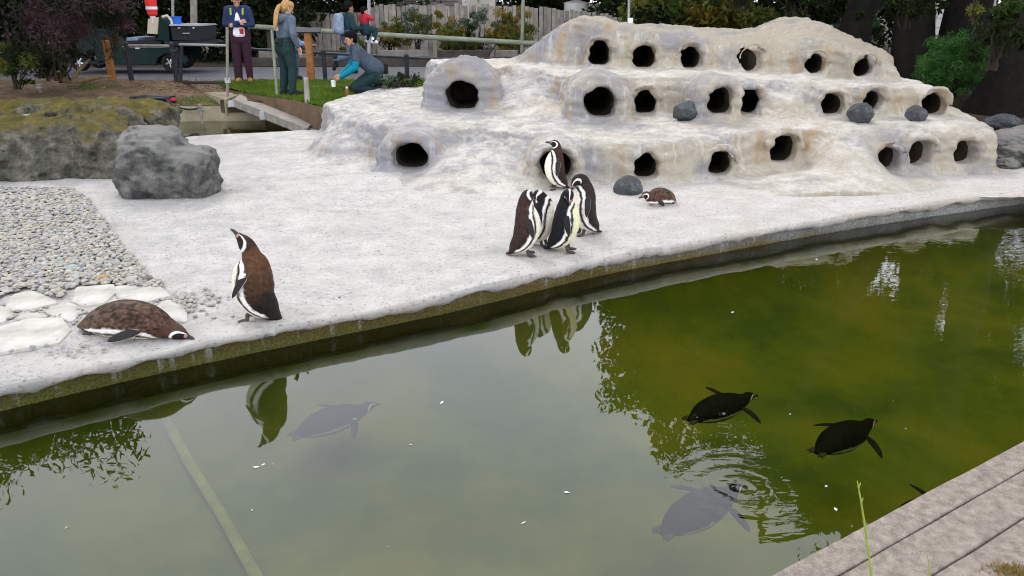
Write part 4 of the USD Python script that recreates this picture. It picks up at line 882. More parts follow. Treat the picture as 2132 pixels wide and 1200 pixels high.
# the wood behind the road
WOOD = 'trees of the wood behind the road'
for i, (x, y, h, rd, m) in enumerate([(-19, 24, 9.5, 3.4, 'leaf_dark'), (-15.5, 26, 10, 3.4, 'leaf_dark'), (-12.5, 24, 9, 3.0, 'leaf_dark'), (-10.2, 26.5, 9.5, 3.2, 'leaf_mid'), (-7.6, 25, 8.0, 2.8, 'leaf_dark'), (-5.0, 27.5, 8.2, 2.8, 'leaf_mid'),
                                      (-2.0, 32, 8.0, 3.0, 'leaf_mid'), (1.5, 33, 8.2, 3.2, 'leaf_dark'), (4.5, 30, 9.0, 3.2, 'leaf_mid'), (9.5, 28, 10.5, 3.6, 'leaf_dark'), (14, 26, 11.5, 4.0, 'leaf_mid'), (19, 25, 12, 4.4, 'leaf_dark')]):
    lab = ['dense dark tree behind the golf cart at far left', 'dense dark tree behind the golf cart', 'dark tree behind the utility cart boxes', 'dull green tree above the woman in plum trousers', 'dark tree above the blond keeper', 'green tree left of the grey paling fence',
           'green tree rising behind the paling fence near the cream wall', 'dark tree behind the paling fence beside the cream wall', 'green tree behind the left hump of the mound', 'dark tree filling the gap between the leaning trunks', 'green tree behind the many stemmed tree', 'dark tree behind the massive right edge trunk'][i]
    tree('wood_tree', lab, (x, y, .45), (x + .4, y, h * .7), .2, (x, y, h * .52), (rd, rd * .8, h * .5), m, k=110, n=22000, leaf=.20, spread=.6, seed=20 + i, group=WOOD, bark='bark_dark', limbs=6)
# dark understorey behind the road: a mass
rng = np.random.default_rng(5)
def mass(x0, x1, y, h, n, seed, m, name, lab):
    r = np.random.default_rng(seed); p = np.c_[r.uniform(x0, x1, n), y + r.normal(size=n) * .45, .4 + h * r.random(n) ** .8]
    p[:, 2] *= .75 + .5 * meshkit.noise(np.c_[p[:, 0] * .9, 0 * p[:, 0], 0 * p[:, 0]], seed)
    single(name, leaves(p, .15, r, .2), m, lab, 'undergrowth', kind='stuff', smooth=False)
mass(-26, -5.4, 22.6, 3.6, 42000, 3, 'leaf_dark', 'dark_undergrowth', 'dark mass of undergrowth behind the golf cart and the road')
mass(3.2, 26, 22.5, 3.4, 36000, 4, 'leaf_dark', 'dark_undergrowth', 'dark mass of undergrowth behind the mound')
mass(-6, 6, 34, 5.5, 18000, 6, 'leaf_mid', 'green_undergrowth', 'green undergrowth beyond the paling fence')
# foliage in front of the wood
bush('purple_shrub', 'dark purplish twiggy shrub hanging over the left end of the bank', tuple(on_y(95, 45, 15.2)), (1.0, .7, .95), ['leaf_purple', 'leaf_dark', 'leaf_purple'], 9000, .09, 31, k=60, spread=.3, upright=-.6, aspect=.18)
bush('purple_shrub', 'tall purplish shrub drooping in front of the golf cart bonnet', tuple(on_y(222, 12, 15.6)), (.42, .4, .62), ['leaf_purple', 'leaf_dark'], 3600, .09, 32, k=30, spread=.3, upright=-.6, aspect=.18)
bush('green_shrub', 'bright green sprig shrub low at the left edge of the bank', tuple(on_y(25, 125, 14.9)), (.60, .4, .42), ['leaf_mid', 'leaf_olive'], 1700, .09, 33, k=22, aspect=.3)
bush('green_shrub', 'dark green shrub behind the driftwood branch', tuple(on_y(120, 120, 15.5)), (.5, .35, .36), ['leaf_dark', 'leaf_mid', 'leaf_olive'], 1800, .09, 34, k=20, aspect=.3)
def hz(u, v, y):
    return on_y(u, v, y)
GB = 'shrubs in the bed before the paling fence'
for i, (u, v, rx, rz_, m, lab, up) in enumerate([(868, 60, .45, .42, ['leaf_silver', 'leaf_olive'], 'small silvery shrub below the paling fence behind the kneeling keeper', .6), (930, 62, .55, .55, ['leaf_olive', 'leaf_gold'], 'olive yellow shrub left of the big silvery one', .8), (1000, 62, .85, .62, ['leaf_silver', 'leaf_mid'], 'big silvery green shrub below the cream wall', .6),
                                              (1050, 68, .40, .50, ['leaf_gold', 'leaf_olive'], 'golden grassy shrub right of the big silvery one', 1.4), (1085, 58, .35, .62, ['dry_grass', 'leaf_olive'], 'dry reedy shrub beside the grey pole at the mound', 2.2), (812, 72, .4, .4, ['leaf_olive', 'dry_grass'], 'yellowish low shrub right of the tall grey pole', 1.0), (965, 96, .5, .26, ['leaf_mid', 'leaf_olive'], 'low green shrub under the green rail', .6), (740, 96, .5, .22, ['leaf_gold', 'leaf_olive'], 'low golden shrub behind the walking man', .6)]):
    c = hz(u, v, 22.2 if v < 90 else 21.6); bush('bed_shrub', lab, c, (rx, .4, rz_), m, 2200, .10, 50 + i, GB, k=26, upright=up, aspect=.28)
bush('gold_tree', 'yellow green bush with golden leaves above the middle of the mound', hz(1485, 18, 19.0), (1.5, .9, .95), ['leaf_olive', 'leaf_gold', 'leaf_mid'], 6000, .13, 61, k=50, spread=.3)
bush('round_bush', 'dark green bush beside the pole with the white box', hz(1380, 10, 20.0), (1.0, .7, 1.0), ['leaf_olive', 'leaf_dark'], 3500, .12, 62, k=40)
bush('fine_bush', 'bright green feathery bush between two trunks right of the hump', hz(1800, 62, 18.2), (.55, .5, .75), ['leaf_hedge', 'leaf_dark'], 2600, .10, 63, k=30, upright=1.0, aspect=.2)
bush('leafy_bush', 'mid green leafy bush behind the slender leaning trunk', hz(1670, 22, 21.0), (1.1, .7, 1.0), ['leaf_mid', 'leaf_dark'], 3000, .16, 64, k=30)
bush('leafy_bush', 'grey green leafy bush right of the slender leaning trunk', hz(1770, 40, 20.0), (.8, .6, 1.1), ['leaf_silver', 'leaf_dark'], 2500, .13, 65, k=30)
bush('clipped_bush', 'bright green rounded bush at the mound\'s right shoulder', hz(1992, 138, 14.6), (.52, .5, .44), 'leaf_hedge', 15000, .06, 66, k=260, spread=.16, hollow=.88, aspect=.22)
bush('sprig_bush', 'small yellowish sprig hanging beside the right edge trunk', hz(2035, 8, 12.6), (.16, .14, .20), 'leaf_olive', 260, .12, 67, k=8, aspect=.18)
bush('lawn_shrub', 'low grey heather shrub on the lawn against the mound', (-2.05, 14.6, .60), (.42, .36, .22), ['leaf_silver', 'leaf_purple', 'leaf_dark'], 2600, .05, 68, k=40, spread=.3, upright=.8, aspect=.3)

for i, (u, v, y, r, lab) in enumerate([(1660, -20, 16.0, (.9, .6, .35), 'dark leafy branch hanging over the mound\'s right hump'), (1885, 5, 15.0, (.7, .5, .35), 'dark leafy branch hanging before the many stemmed tree'), (2085, 60, 12.4, (.45, .4, .5), 'dark leafy branch hanging before the right edge trunk'), (1540, -30, 17.0, (1.0, .6, .4), 'dark leafy branch above the golden bush')]):
    bush('hanging_branch', lab, on_y(u, v, y), r, ['leaf_dark', 'leaf_dark', 'leaf_mid'], 2200, .10, 90 + i, 'leafy branches hanging in at the upper right', k=26, category='branch', upright=-.3, aspect=.3)
# grass of the lawn, weeds, leaf litter
def scatter(poly, n, rng):
    import shapely
    x0, y0, x1, y1 = poly.bounds; p = np.c_[rng.uniform(x0, x1, n * 3), rng.uniform(y0, y1, n * 3)]
    return p[shapely.contains_xy(poly, p[:, 0], p[:, 1])][:n]
def blades(p, z, h, rng, w=.012):
    n = len(p); b = np.c_[p, z]; a = rng.uniform(0, 2 * PI, n); s = np.c_[np.cos(a), np.sin(a), 0 * a] * w * (.6 + .8 * rng.random((n, 1)))
    tip = b + np.c_[rng.normal(size=(n, 2)) * h * .35, h * (.6 + .6 * rng.random(n))]
    v = np.stack([b - s, b + s, tip], 1).reshape(-1, 3); q = np.arange(n) * 3
    return tm(v, np.c_[q, q + 1, q + 2])
rng = np.random.default_rng(77)
p = scatter(LAWN, 42000, rng)
single('lawn_grass', blades(p, lawn_z(p[:, 0], p[:, 1]) - .01, .07, rng, .014), 'grass', 'green lawn grass around the keepers behind the mound', 'grass', kind='stuff', smooth=False)
p = np.vstack([rng.normal(size=(260, 2)) * (.25, .12) + c for c in ((-5.55, 14.75), (-5.9, 14.95), (-8.2, 15.8), (-9.6, 14.7))])
single('bank_grass', blades(p, soil_z(p[:, 0], p[:, 1]) - .01, +0.05, rng), 'grass', 'tufts of grass on the brown soil bank by the gate', 'grass', kind='stuff', smooth=False)
p = np.vstack([scatter(SOILP, 1300, rng), rng.normal(size=(700, 2)) * (.6, .3) + (-6.3, 16.0)])
lz = soil_z(p[:, 0], p[:, 1]) + .015
q = np.vstack([np.c_[p, lz], np.c_[scatter(LAWN, 160, rng), np.full(160, .56)][:160]])
r2 = scatter(road.buffer(.3), 900, rng); r2 = r2[(r2[:, 1] > 19.2) | (rng.random(len(r2)) < .05)]; q = np.vstack([q, np.c_[r2, np.full(len(r2), .50)]])
lf = leaves(q, .055, rng, 0, .6); lv = np.array(lf.vertices); lv[:, 2] = np.repeat(q[:, 2], 4) + (lv[:, 2] - np.repeat(q[:, 2], 4)) * .25
single('leaf_litter', tm(lv, lf.faces), 'litter', 'pale dry leaf litter on the soil bank, lawn and road edge', 'leaf litter', kind='stuff', smooth=False)

# ------------------------------------------------------------------ fences, rails, poles, gate
YF = 16.45
def post(parent, name, x, y, z0, z1, w, m, lean=0.0):
    put(parent, name, rot(boxm(x - w / 2, x + w / 2, y - w / 2, y + w / 2, z0, z1, w * .12), (0, 1, 0), lean, (x, y, z0)), m)
def bar(parent, name, a, b, r, m, n=8):
    put(parent, name, tube([a, b], r, n), m, smooth=40)
fe = thing('railing', 'low black steel railing with round posts along the near side of the road', 'railing', None, (0, 0, 0))
tops = []
for u, vt in [(262, 92), (357, 93), (486, 97), (673, 108), (846, 117), (1040, 127)]:
    t = on_y(u, vt, YF + (.25 if u > 600 else 0)); g0 = GR(t[0], t[1]) - .1
    put(fe, 'post', cat([tube([(t[0], t[1], g0), (t[0], t[1], t[2])], .045 if u > 300 else .05, 12), mv(trimesh.creation.icosphere(2, .05), t)]), 'steel_black', smooth=50); tops.append(t)
for i, (a, b) in enumerate([(0, 1), (2, 3), (3, 4), (4, 5)]):
    a, b = tops[a], tops[b]; bar(fe, 'rail', a - (0, .0, .03), b - (0, 0, .03), .026, 'steel_worn' if i == 0 else 'steel_black')
gt = thing('gate', 'grey tubular steel gate at the head of the ramp', 'gate', None, (0, 0, 0))
ga, gb = on_y(372, 92, 15.9), on_y(474, 57, 14.75)
gx0, gx1 = on_y(374, 93, 16.2), on_y(474, 95, 14.8)
bar(gt, 'top_rail', gx0, gx1, .022, 'steel_grey'); bar(gt, 'bottom_rail', on_y(376, 172, 16.2), on_y(474, 172, 14.8), .030, 'steel_black')
bar(gt, 'hinge_post', on_y(368, 100, 16.2), on_y(368, 178, 16.2), .035, 'steel_black'); bar(gt, 'hinge_post', on_y(378, 94, 16.2), on_y(376, 178, 16.2), .035, 'steel_black')
bar(gt, 'latch_post', on_y(473, 57, 14.8), on_y(474, 200, 14.8), .028, 'steel_worn')
lp = on_y(474, 168, 14.8); put(gt, 'latch', boxm(lp[0] - .05, lp[0] + .05, lp[1] - .03, lp[1] + .03, lp[2] - .05, lp[2] + .05, .01), 'steel_grey')
hp = on_y(364, 106, 16.15); put(gt, 'latch', boxm(hp[0] - .09, hp[0] + .04, hp[1] - .03, hp[1] + .03, hp[2] - .03, hp[2] + .02, .01), 'steel_black')
# poles
def pole(label, a, b, r, m='steel_grey', nm='pole'):
    return single(nm, tube([a, (np.array(a) + b) / 2, b], r, 10), m, label, 'pole', smooth=50)
pole('slim grey metal pole leaning beside the blond keeper', on_y(577, 200, 14.35), on_y(566, 62, 14.35), .026, 'timber_green')
pole('tall grey pole behind the kneeling keeper', on_y(768, 120, 20.4), on_y(768, -120, 20.4), .045)
pole('tall greenish pole at the left foot of the mound\'s top tier', on_y(1086, 112, 20.9), on_y(1092, -90, 20.9), .045, 'timber_green')
pole('pale brown pole standing behind the utility cart box', on_y(404, 70, 21.0), on_y(402, -60, 21.0), .085, 'timber_grey')
pole('thin pale pole left of the brown one behind the cart', on_y(360, 45, 21.0), on_y(359, -60, 21.0), .035, 'steel_grey')
pb = thing('box_pole', 'thin steel pole with a white box behind the mound crest', 'pole', None, tuple(on_y(1311, 62, 18.0)))
k = on_y(1312, -100, 18.0) - on_y(1311, 62, 18.0); put(pb, 'shaft', tube([(0, 0, -1.0), tuple(k)], .028, 10), 'steel_grey', smooth=50); put(pb, 'white_box', boxm(-.055, .055, -.09, -.03, .06, .24, .01), 'white_paint')
st = on_z(640, 213, .44); single('stake', tube([(st[0], st[1], .38), (st[0] + .01, st[1], .84)], [.045, .040], 10), 'timber_grey', 'short weathered wooden stake on the lawn by the ramp', 'stake', smooth=40)
# signs on wooden posts
def wood_post(label, u, vb, vt, y, w, m, panel=None):
    b = on_y(u, vb, y); t = on_y(u, vt, y); path = thing('sign_post', label, 'sign post', None, (b[0], b[1], b[2]))
    put(path, 'post', boxm(-w / 2, w / 2, -w / 2, w / 2, -.15, t[2] - b[2], .012), 'post_orange')
    if panel:
        (u0, v0, u1, v1, tilt, pm) = panel; p0, p1 = on_y(u0, v0, y) - b, on_y(u1, v1, y) - b
        h = abs(p0[2] - p1[2]); m_ = boxm(p0[0], p1[0], -.02, .02, -h / 2, h / 2, .008); m_ = rot(m_, (1, 0, 0), tilt); put(path, 'panel', mv(m_, (0, .06 if tilt == 0 else 0, (p0[2] + p1[2]) / 2)), pm)
wood_post('orange brown wooden post with a brown board before the golf cart', 234, 166, 84, 16.35, .125, 'post_orange', (200, 73, 257, 96, 0, 'timber_dark'))
wood_post('brown wooden post carrying a dark tilted reading panel', 649, 171, 66, 16.6, .135, 'post_orange', (600, 55, 668, 72, -.9, 'steel_black'))
# the green timber rail and the paling fence behind the road
rl = thing('timber_rail', 'green grey round timber rail fence on the far side of the road', 'fence', None, (0, 0, 0))
ra, rb, rc = on_y(520, 55, 20.9), on_y(768, 71, 20.9), on_y(1130, 92, 20.9)
bar(rl, 'rail', ra, rb, .062, 'timber_green', 10); bar(rl, 'rail', rb + (.02, .0, 0), rc, .062, 'timber_green', 10)
for u, vt in ((560, 57), (765, 68), (1084, 86)):
    t = on_y(u, vt, 21.0); post(rl, 'post', t[0], t[1], .35, t[2] + .05, .14, 'timber_dark')
lk = thing('kerb_beam', 'low dark timber kerb beams along the far road edge', 'kerb', None, (0, 0, 0))
for i in range(7):
    x0 = -6.5 + i * 1.5; y = 20.5 + .03 * x0
    put(lk, 'beam', boxm(x0, x0 + 1.47, y, y + .16, .48, .70 + .01 * (i % 3), .015), 'timber_dark'); put(lk, 'beam', boxm(x0 + .1, x0 + 1.4, y + .5, y + .64, .6, .84, .015), ['timber_grey_b', 'timber_dark'][i % 2])
pf = thing('paling_fence', 'weathered grey paling fence behind the planted bed', 'fence', None, (0, 0, 0))
rng = np.random.default_rng(9)
x = on_y(520, 20, 24)[0]
while x < on_y(1330, 20, 24)[0]:
    u, _ = 1066 + FPX * x / (24 * math.cos(PITCH)), 0
    vt = np.interp(x, [-8.5, -4.2, -4.0, 0.4, 2.2, 4.0], [24, 26, 10, 13, 27, 42]) + rng.normal() * 1.6
    zt = on_y(1066, vt, 24)[2]; w = .105 + .02 * rng.random()
    m_ = rot(boxm(x, x + w, 24 + rng.normal() * .008, 24.02 + rng.normal() * .008, .45, zt), (0, 1, 0), rng.normal() * .008, (x, 24, .5))
    put(pf, 'board', m_, ['timber_grey', 'timber_grey_b', 'timber_grey_c'][rng.integers(3)])
    x += w + .012
for z in (.8, 1.4):
    put(pf, 'cross_rail', boxm(on_y(520, 20, 24)[0], on_y(1330, 20, 24)[0], 24.04, 24.1, z, z + .08), 'timber_dark')
pf2 = thing('slat_fence', 'darker slatted fence standing behind the paling fence', 'fence', None, (0, 0, 0))
a, b = on_y(800, 0, 27), on_y(962, 0, 27)
for i in range(16):
    put(pf2, 'slat', boxm(a[0], b[0], 27 + .01 * (i % 2), 27.03 + .01 * (i % 2), .5 + i * .125, .5 + i * .125 + .115), 'timber_grey_b')
# pale buildings seen above the fence
b0, b1 = on_y(960, 30, 29), on_y(1031, 30, 29)
cw = thing('cream_building', 'corner of a cream walled building above the paling fence', 'building', None, (b0[0], 29, .4))
put(cw, 'wall', boxm(0, b1[0] - b0[0], 0, 2.5, 0, 4.2), 'cream_wall'); put(cw, 'pillar', boxm(-.06, .22, -.12, 0, 0, 4.2), 'white_paint'); put(cw, 'roof', boxm(-.25, b1[0] - b0[0] + .25, -.3, 2.8, 4.2, 4.4), 'timber_dark')
b0, b1 = on_y(1174, 6, 30), on_y(1224, 26, 30); rr = (b1[0] - b0[0]) / 2
tk = thing('white_tank', 'white round tank roof peeping over the paling fence', 'tank', None, ((b0[0] + b1[0]) / 2, 30, .4))
put(tk, 'drum', mv(trimesh.creation.cylinder(rr, b0[2] - .4, sections=40), (0, 0, (b0[2] - .4) / 2)), 'white_paint', smooth=40); put(tk, 'lid', mv(trimesh.creation.cone(rr * 1.02, .12, sections=40), (0, 0, b0[2] - .4)), 'white_paint', smooth=40)
# white tiled structure between the trunks, yellow bed behind the clipped bush
b0 = on_y(1938, 112, 19); b1 = on_y(1990, 20, 19)
kt = thing('kiosk', 'white tiled kiosk glimpsed between the stems of the dark tree', 'building', None, (b0[0], 19, .4))
for i in range(8):
    for j in range(4):
        put(kt, 'tile', boxm(j * .155, j * .155 + .15, 0, .05, i * .21, i * .21 + .2, .004), 'white_paint')
put(kt, 'wall', boxm(0, 1.3, .05, 1.2, 0, 1.9), 'cream_wall'); put(kt, 'roof', boxm(-.1, 1.4, -.1, 1.3, 1.9, 2.0), 'timber_dark'); put(kt, 'counter', boxm(.64, 1.2, -.1, .05, 0, .8, .01), 'post_orange')
b0 = on_z(2128, 246, .3) + (.28, 1.2, 0)
bn = thing('bench', 'weathered timber bench at the right edge behind the rocks', 'bench', None, (b0[0], b0[1], .12))
for i in range(3):
    put(bn, 'slat', boxm(-.2, 1.2, i * .13, i * .13 + .12, .40, .44, .006), 'timber_grey_b')
for i in range(2):
    put(bn, 'backrest_slat', boxm(-.2, 1.2, .42, .45, .55 + i * .14, .66 + i * .14, .006), 'timber_grey_b')
for xx in (-.1, 1.1):
    put(bn, 'leg', boxm(xx - .03, xx + .03, .0, .4, -.1, .40, .006), 'timber_grey'); put(bn, 'backrest_post', boxm(xx - .03, xx + .03, .45, .5, -.1, .82, .006), 'timber_grey')
# ------------------------------------------------------------------ people
plain('skin', (0.48, 0.27, 0.19), 0.5, var=0.1, scale=20)
plain('skin_tan', (0.40, 0.20, 0.12), 0.5, var=0.1, scale=20)
plain('hair_blond', (0.34, 0.20, 0.08), 0.6, var=0.4, scale=30, bump=.5, bscale=90)
plain('hair_brown', (0.20, 0.105, 0.04), 0.6, var=0.4, scale=30)
plain('hair_black', (0.005, 0.005, 0.006), 0.9, var=0.3, scale=30, spec=.05)
for nm, c in (('navy_cloth', (0.014, 0.026, 0.075)), ('white_cloth', (0.66, 0.68, 0.72)), ('plum_cloth', (0.030, 0.010, 0.020)), ('tan_leather', (0.30, 0.16, 0.035)), ('slate_cloth', (0.075, 0.10, 0.13)), ('forest_cloth', (0.010, 0.026, 0.028)),
              ('teal_dark_cloth', (0.012, 0.035, 0.045)), ('teal_cloth', (0.0, 0.16, 0.24)), ('greyblue_cloth', (0.20, 0.25, 0.33)), ('red_cloth', (0.36, 0.02, 0.035)), ('polo_cloth', (0.045, 0.062, 0.085)), ('jean_cloth', (0.075, 0.11, 0.17)), ('sky_cloth', (0.22, 0.33, 0.58)), ('black_leather', (0.012, 0.012, 0.013)), ('lime_cloth', (0.26, 0.32, 0.06))):
    plain(nm, c, 0.85, var=0.3, scale=14, bump=0.35, bscale=26, spec=.2)
V = lambda *a: np.array(a, float)
def lerp(a, b, t): return np.asarray(a) * (1 - t) + np.asarray(b) * t
def hand(w, d, palm, s=1.0):
    """A palm, four unequal curled fingers and a thumb, from the wrist w along d; palm: the direction the palm faces."""
    w, d, pm = (np.asarray(x, float) for x in (w, d, palm)); d = d / np.linalg.norm(d); pm = pm - d * (pm @ d); pm /= np.linalg.norm(pm); sd = np.cross(d, pm)
    out = [chain([(w, .028 * s), (w + d * .05 * s, .026 * s)], 10), Manifold.hull_points(np.array([w + d * a * s + sd * b * s + pm * c * s for a in (.03, .09) for b in (-.036, .036) for c in (-.012, .012)]))]
    for k, (o, L) in enumerate(((-.028, .070), (-.010, .080), (.010, .074), (.028, .058))):
        b = w + d * .088 * s + sd * o * s
        out.append(chain([(b, .0105 * s), (b + d * L * .5 * s + pm * .008 * s, .0095 * s), (b + d * L * .85 * s + pm * .030 * s, .008 * s)], 8))
    b = w + d * .03 * s - sd * .032 * s
    out.append(chain([(b, .013 * s), (b + (d * .03 - sd * .022 + pm * .010) * s, .011 * s), (b + (d * .062 - sd * .026 + pm * .022) * s, .009 * s)], 8))
    return out
def head_parts(c, face, up, s=1.0):
    """Skull, jaw, nose, brows, ears round the head's centre c."""
    f = np.asarray(face, float); f = f / np.linalg.norm(f); u = np.asarray(up, float); u = u - f * (u @ f); u /= np.linalg.norm(u); r = np.cross(f, u); c = np.asarray(c, float)
    P = lambda a, b, d: c + (f * a + r * b + u * d) * s
    m = [Manifold.batch_hull([Manifold.sphere(.082 * s, 18).translate(tuple(P(-.022, 0, .03))), Manifold.sphere(.070 * s, 18).translate(tuple(P(.03, 0, .035))), Manifold.sphere(.052 * s, 14).translate(tuple(P(.035, .0, -.045))), Manifold.sphere(.026 * s, 10).translate(tuple(P(.062, .0, -.085)))]),
         chain([(P(.092, 0, .012), .010 * s), (P(.116, 0, -.022), .013 * s)], 8), chain([(P(.088, -.022, -.056), .010 * s), (P(.088, .022, -.056), .010 * s)], 8)]
    for q in (-1, 1):
        m.append(Manifold.sphere(1.0, 10).scale((.012 * s, .012 * s, .03 * s)).translate(tuple(P(.0, q * .082, .0))))
        m.append(chain([(P(.086, q * .016, .028), .009 * s), (P(.080, q * .042, .028), .009 * s)], 8))
    eyes = [ball(P(.089, q * .030, .008), .0105 * s) for q in (-1, 1)]
    return m, eyes, P
def union(ms): return Manifold.batch_boolean(ms, manifold3d.OpType.Add)
def person(label, loc, J, mats, group=None, s=1.0, name='person', hair=None, sleeve=1.0, trouser=1.0, extra=None, bulk=1.0, slim=1.0, feet=True):
    """J: joints in the person's own frame (x, y, z), s scales girths. mats: skin, top, trousers, shoes, hair."""
    path = thing(name, label, 'person', group, loc)
    g = lambda k: V(*J[k])
    b = bulk * s
    hm, eyes, P = head_parts(g('head'), g('face'), g('up') if 'up' in J else V(0, 0, 1), s)
    tors = lambda e: [Manifold.batch_hull([Manifold.sphere(r_ * b + e, 14).translate(tuple(p)) for p, r_ in pts]) for pts in (
        [(g('pelvis') + (g('hip' + q) - g('pelvis')) * .9, .105 * slim) for q in 'LR'] + [(lerp(g('pelvis'), g('chest'), .45) + (g('hip' + q) - g('pelvis')) * .55, .092 * slim) for q in 'LR'],
        [(lerp(g('pelvis'), g('chest'), .45) + (g('hip' + q) - g('pelvis')) * .55, .092 * slim) for q in 'LR'] + [(g('chest') + (g('sh' + q) - g('neck')) * .45, .108 * slim) for q in 'LR'],
        [(g('chest') + (g('sh' + q) - g('neck')) * .45, .108 * slim) for q in 'LR'] + [(lerp(g('neck'), g('sh' + q), .78), .064) for q in 'LR'])]
    def arm(q, e, t=1.0):
        sh, el, wr = g('sh' + q), g('el' + q), g('wr' + q); n = [(sh, .060 * b + e), (lerp(sh, el, .45), .053 * b + e), (el, .043 * b + e)]
        if t > .5:
            tt = (t - .5) * 2; n += [(lerp(el, wr, tt * .35), .042 * b + e), (lerp(el, wr, tt), (.042 - .014 * tt) * b + e)]
        return chain(n, 12)
    def leg(q, e, t=1.0):
        h, k, a = g('hip' + q), g('kn' + q), g('an' + q)
        return chain([(h, .092 * b * slim + e), (lerp(h, k, .5), .078 * b * slim + e), (k, .058 * b + e), (lerp(k, a, .35), .056 * b + e), (lerp(k, a, t), .036 * b + e)], 12)
    def shoe(q, e, r_=.040):
        a, t_ = g('an' + q), g('toe' + q); d = t_ - a; fw = d - V(0, 0, d[2]) if abs(d[2]) < .2 else d
        return chain([(a + (0, 0, .05 if e else 0), .042 * s + e), (a, .042 * s + e), (a - fw * .22 + (t_ - a) * V(0, 0, .6), .036 * s + e), (lerp(a, t_, .6), .040 * s + e), (t_, .030 * s + e)], 10)
    skin = hm + tors(0) + [chain([(g('neck') + (0, 0, -.02), .056 * s), (lerp(g('neck'), g('head'), .55), .050 * s)], 12)]
    for q in 'LR':
        hd = g('hand' + q) - g('wr' + q) if 'hand' + q in J else g('wr' + q) - g('el' + q)
        skin += [arm(q, 0), leg(q, 0), shoe(q, 0)] + hand(g('wr' + q), hd, g('palm' + q) if 'palm' + q in J else V(0, 0, -1) + 0.01, s)
    put(path, 'body', soften(union(skin), .018, 6), mats['skin'], smooth=True)
    put(path, 'top', soften(union(tors(.014) + [arm(q, .015 if sleeve > .6 else .018, sleeve) for q in 'LR'] + [chain([(g('neck') + (0, 0, -.03), .074 * s), (g('neck') + (0, 0, .02), .066 * s)], 12)]), .03, 6), mats['top'], smooth=True)
    put(path, 'trousers', soften(union([Manifold.batch_hull([Manifold.sphere(.108 * b * slim + .020, 14).translate(tuple(g('pelvis') + (g('hip' + q) - g('pelvis')) * .9 + dz)) for q in 'LR' for dz in (V(0, 0, .06), V(0, 0, -.06))])] + [leg(q, .022, trouser) for q in 'LR']), .03, 6), mats['trousers'], smooth=True)
    for q in 'LR':
        put(path, 'shoe', soften(shoe(q, .013), .02, 4), mats['shoes'], smooth=True)
    for e in eyes:
        put(path, 'eye', e, 'eye', smooth=True)
    if hair:
        put(path, 'hair', soften(union(hair(P, s)), .02, 5), mats['hair'], smooth=True)
    return path, P
S_ = lambda P, s, *a: [Manifold.sphere(r * s, 14).translate(tuple(P(*p))) for p, r in a]
def cap_hair(P, s):
    return [Manifold.batch_hull(S_(P, s, ((-.03, 0, .045), .098), ((.028, 0, .072), .076))), Manifold.batch_hull(S_(P, s, ((-.045, .03, .0), .066), ((-.045, -.03, .0), .066), ((-.05, 0, -.05), .045)))]
def stand(h=1.66, lean=0.0, sh=.185, hip=.085):
    k = h / 1.66
    J = {'pelvis': (0, 0, .90 * k), 'chest': (lean * .6, 0, 1.18 * k), 'neck': (lean, 0, 1.38 * k), 'head': (lean * 1.2 + .015, 0, 1.53 * k), 'face': (1, 0, -.1)}
    for q, y in (('L', 1), ('R', -1)):
        J.update({'sh' + q: (lean, y * sh * k, 1.34 * k), 'el' + q: (lean - .02, y * (sh + .05) * k, 1.06 * k), 'wr' + q: (lean + .05, y * (sh + .05) * k, .84 * k), 'hip' + q: (0, y * hip * k, .86 * k), 'kn' + q: (.01, y * hip * 1.1 * k, .47 * k), 'an' + q: (-.01, y * hip * 1.15 * k, .075 * k), 'toe' + q: (.15 * k, y * hip * 1.4 * k, .035)})
    return J
def turned(J, rz):
    c, s_ = math.cos(rz), math.sin(rz); return {k: (v[0] * c - v[1] * s_, v[0] * s_ + v[1] * c, v[2]) for k, v in J.items()}
def tr(p, rz):
    c, s_ = math.cos(rz), math.sin(rz); return V(p[0] * c - p[1] * s_, p[0] * s_ + p[1] * c, p[2])
LAWNZ = lambda x, y: float(lawn_z(np.array([x]), np.array([y]))[0])

# 1 the woman with folded arms
rz = -PI / 2 + .15
J = stand(1.70); J.update({'face': (.85, .22, -.55), 'head': (.055, .01, 1.545), 'elR': (.02, -.255, 1.11), 'wrR': (.20, .02, 1.14), 'elL': (.02, .255, 1.10), 'wrL': (.19, -.05, 1.10), 'handR': (.19, .10, 1.16), 'handL': (.15, -.14, 1.09), 'palmR': (-1, 0, 0), 'palmL': (-1, 0, 0)})
b = on_y(510, 163, 16.3); b[2] = .49
p, P = person('woman with folded arms in open navy jacket, plum trousers and tan boots', tuple(b), turned(J, rz), dict(skin='skin', top='navy_cloth', trousers='plum_cloth', shoes='tan_leather', hair='hair_brown'), sleeve=1.0, hair=cap_hair, slim=.95)
shirt = Manifold.batch_hull([Manifold.sphere(r_, 12).translate(tuple(tr(q, rz))) for q, r_ in (((.075, -.055, .93), .075), ((.075, .055, .93), .075), ((.085, -.03, 1.12), .055), ((.085, .03, 1.12), .055), ((.10, 0, 1.30), .025))])
put(p, 'shirt', soften(shirt, .03, 4), 'white_cloth', smooth=True)
for y in (-.115, .115):
    put(p, 'backpack_strap', tube([tr((-.02, y, 1.425), rz), tr((.075, y, 1.40), rz), tr((.135, y * .95, 1.28), rz)], [(.018, .010)] * 3, 10), 'lime_cloth', smooth=40)
put(p, 'badge', rot(mv(boxm(-.04, .04, -.005, .005, -.05, .05, .004), tr((.16, .06, .985), rz)), (0, 0, 1), 0), 'red_cloth')
put(p, 'hair_bun', soften(ball(P(-.10, 0, .05), .05), .02, 3), 'hair_brown', smooth=True)
put(p, 'backpack', soften(Manifold.batch_hull([Manifold.sphere(.07, 10).translate(tuple(tr(q, rz))) for q in ((-.17, -.09, .98), (-.17, .09, .98), (-.15, -.08, 1.30), (-.15, .08, 1.30))]), .03, 4), 'lime_cloth', smooth=True)

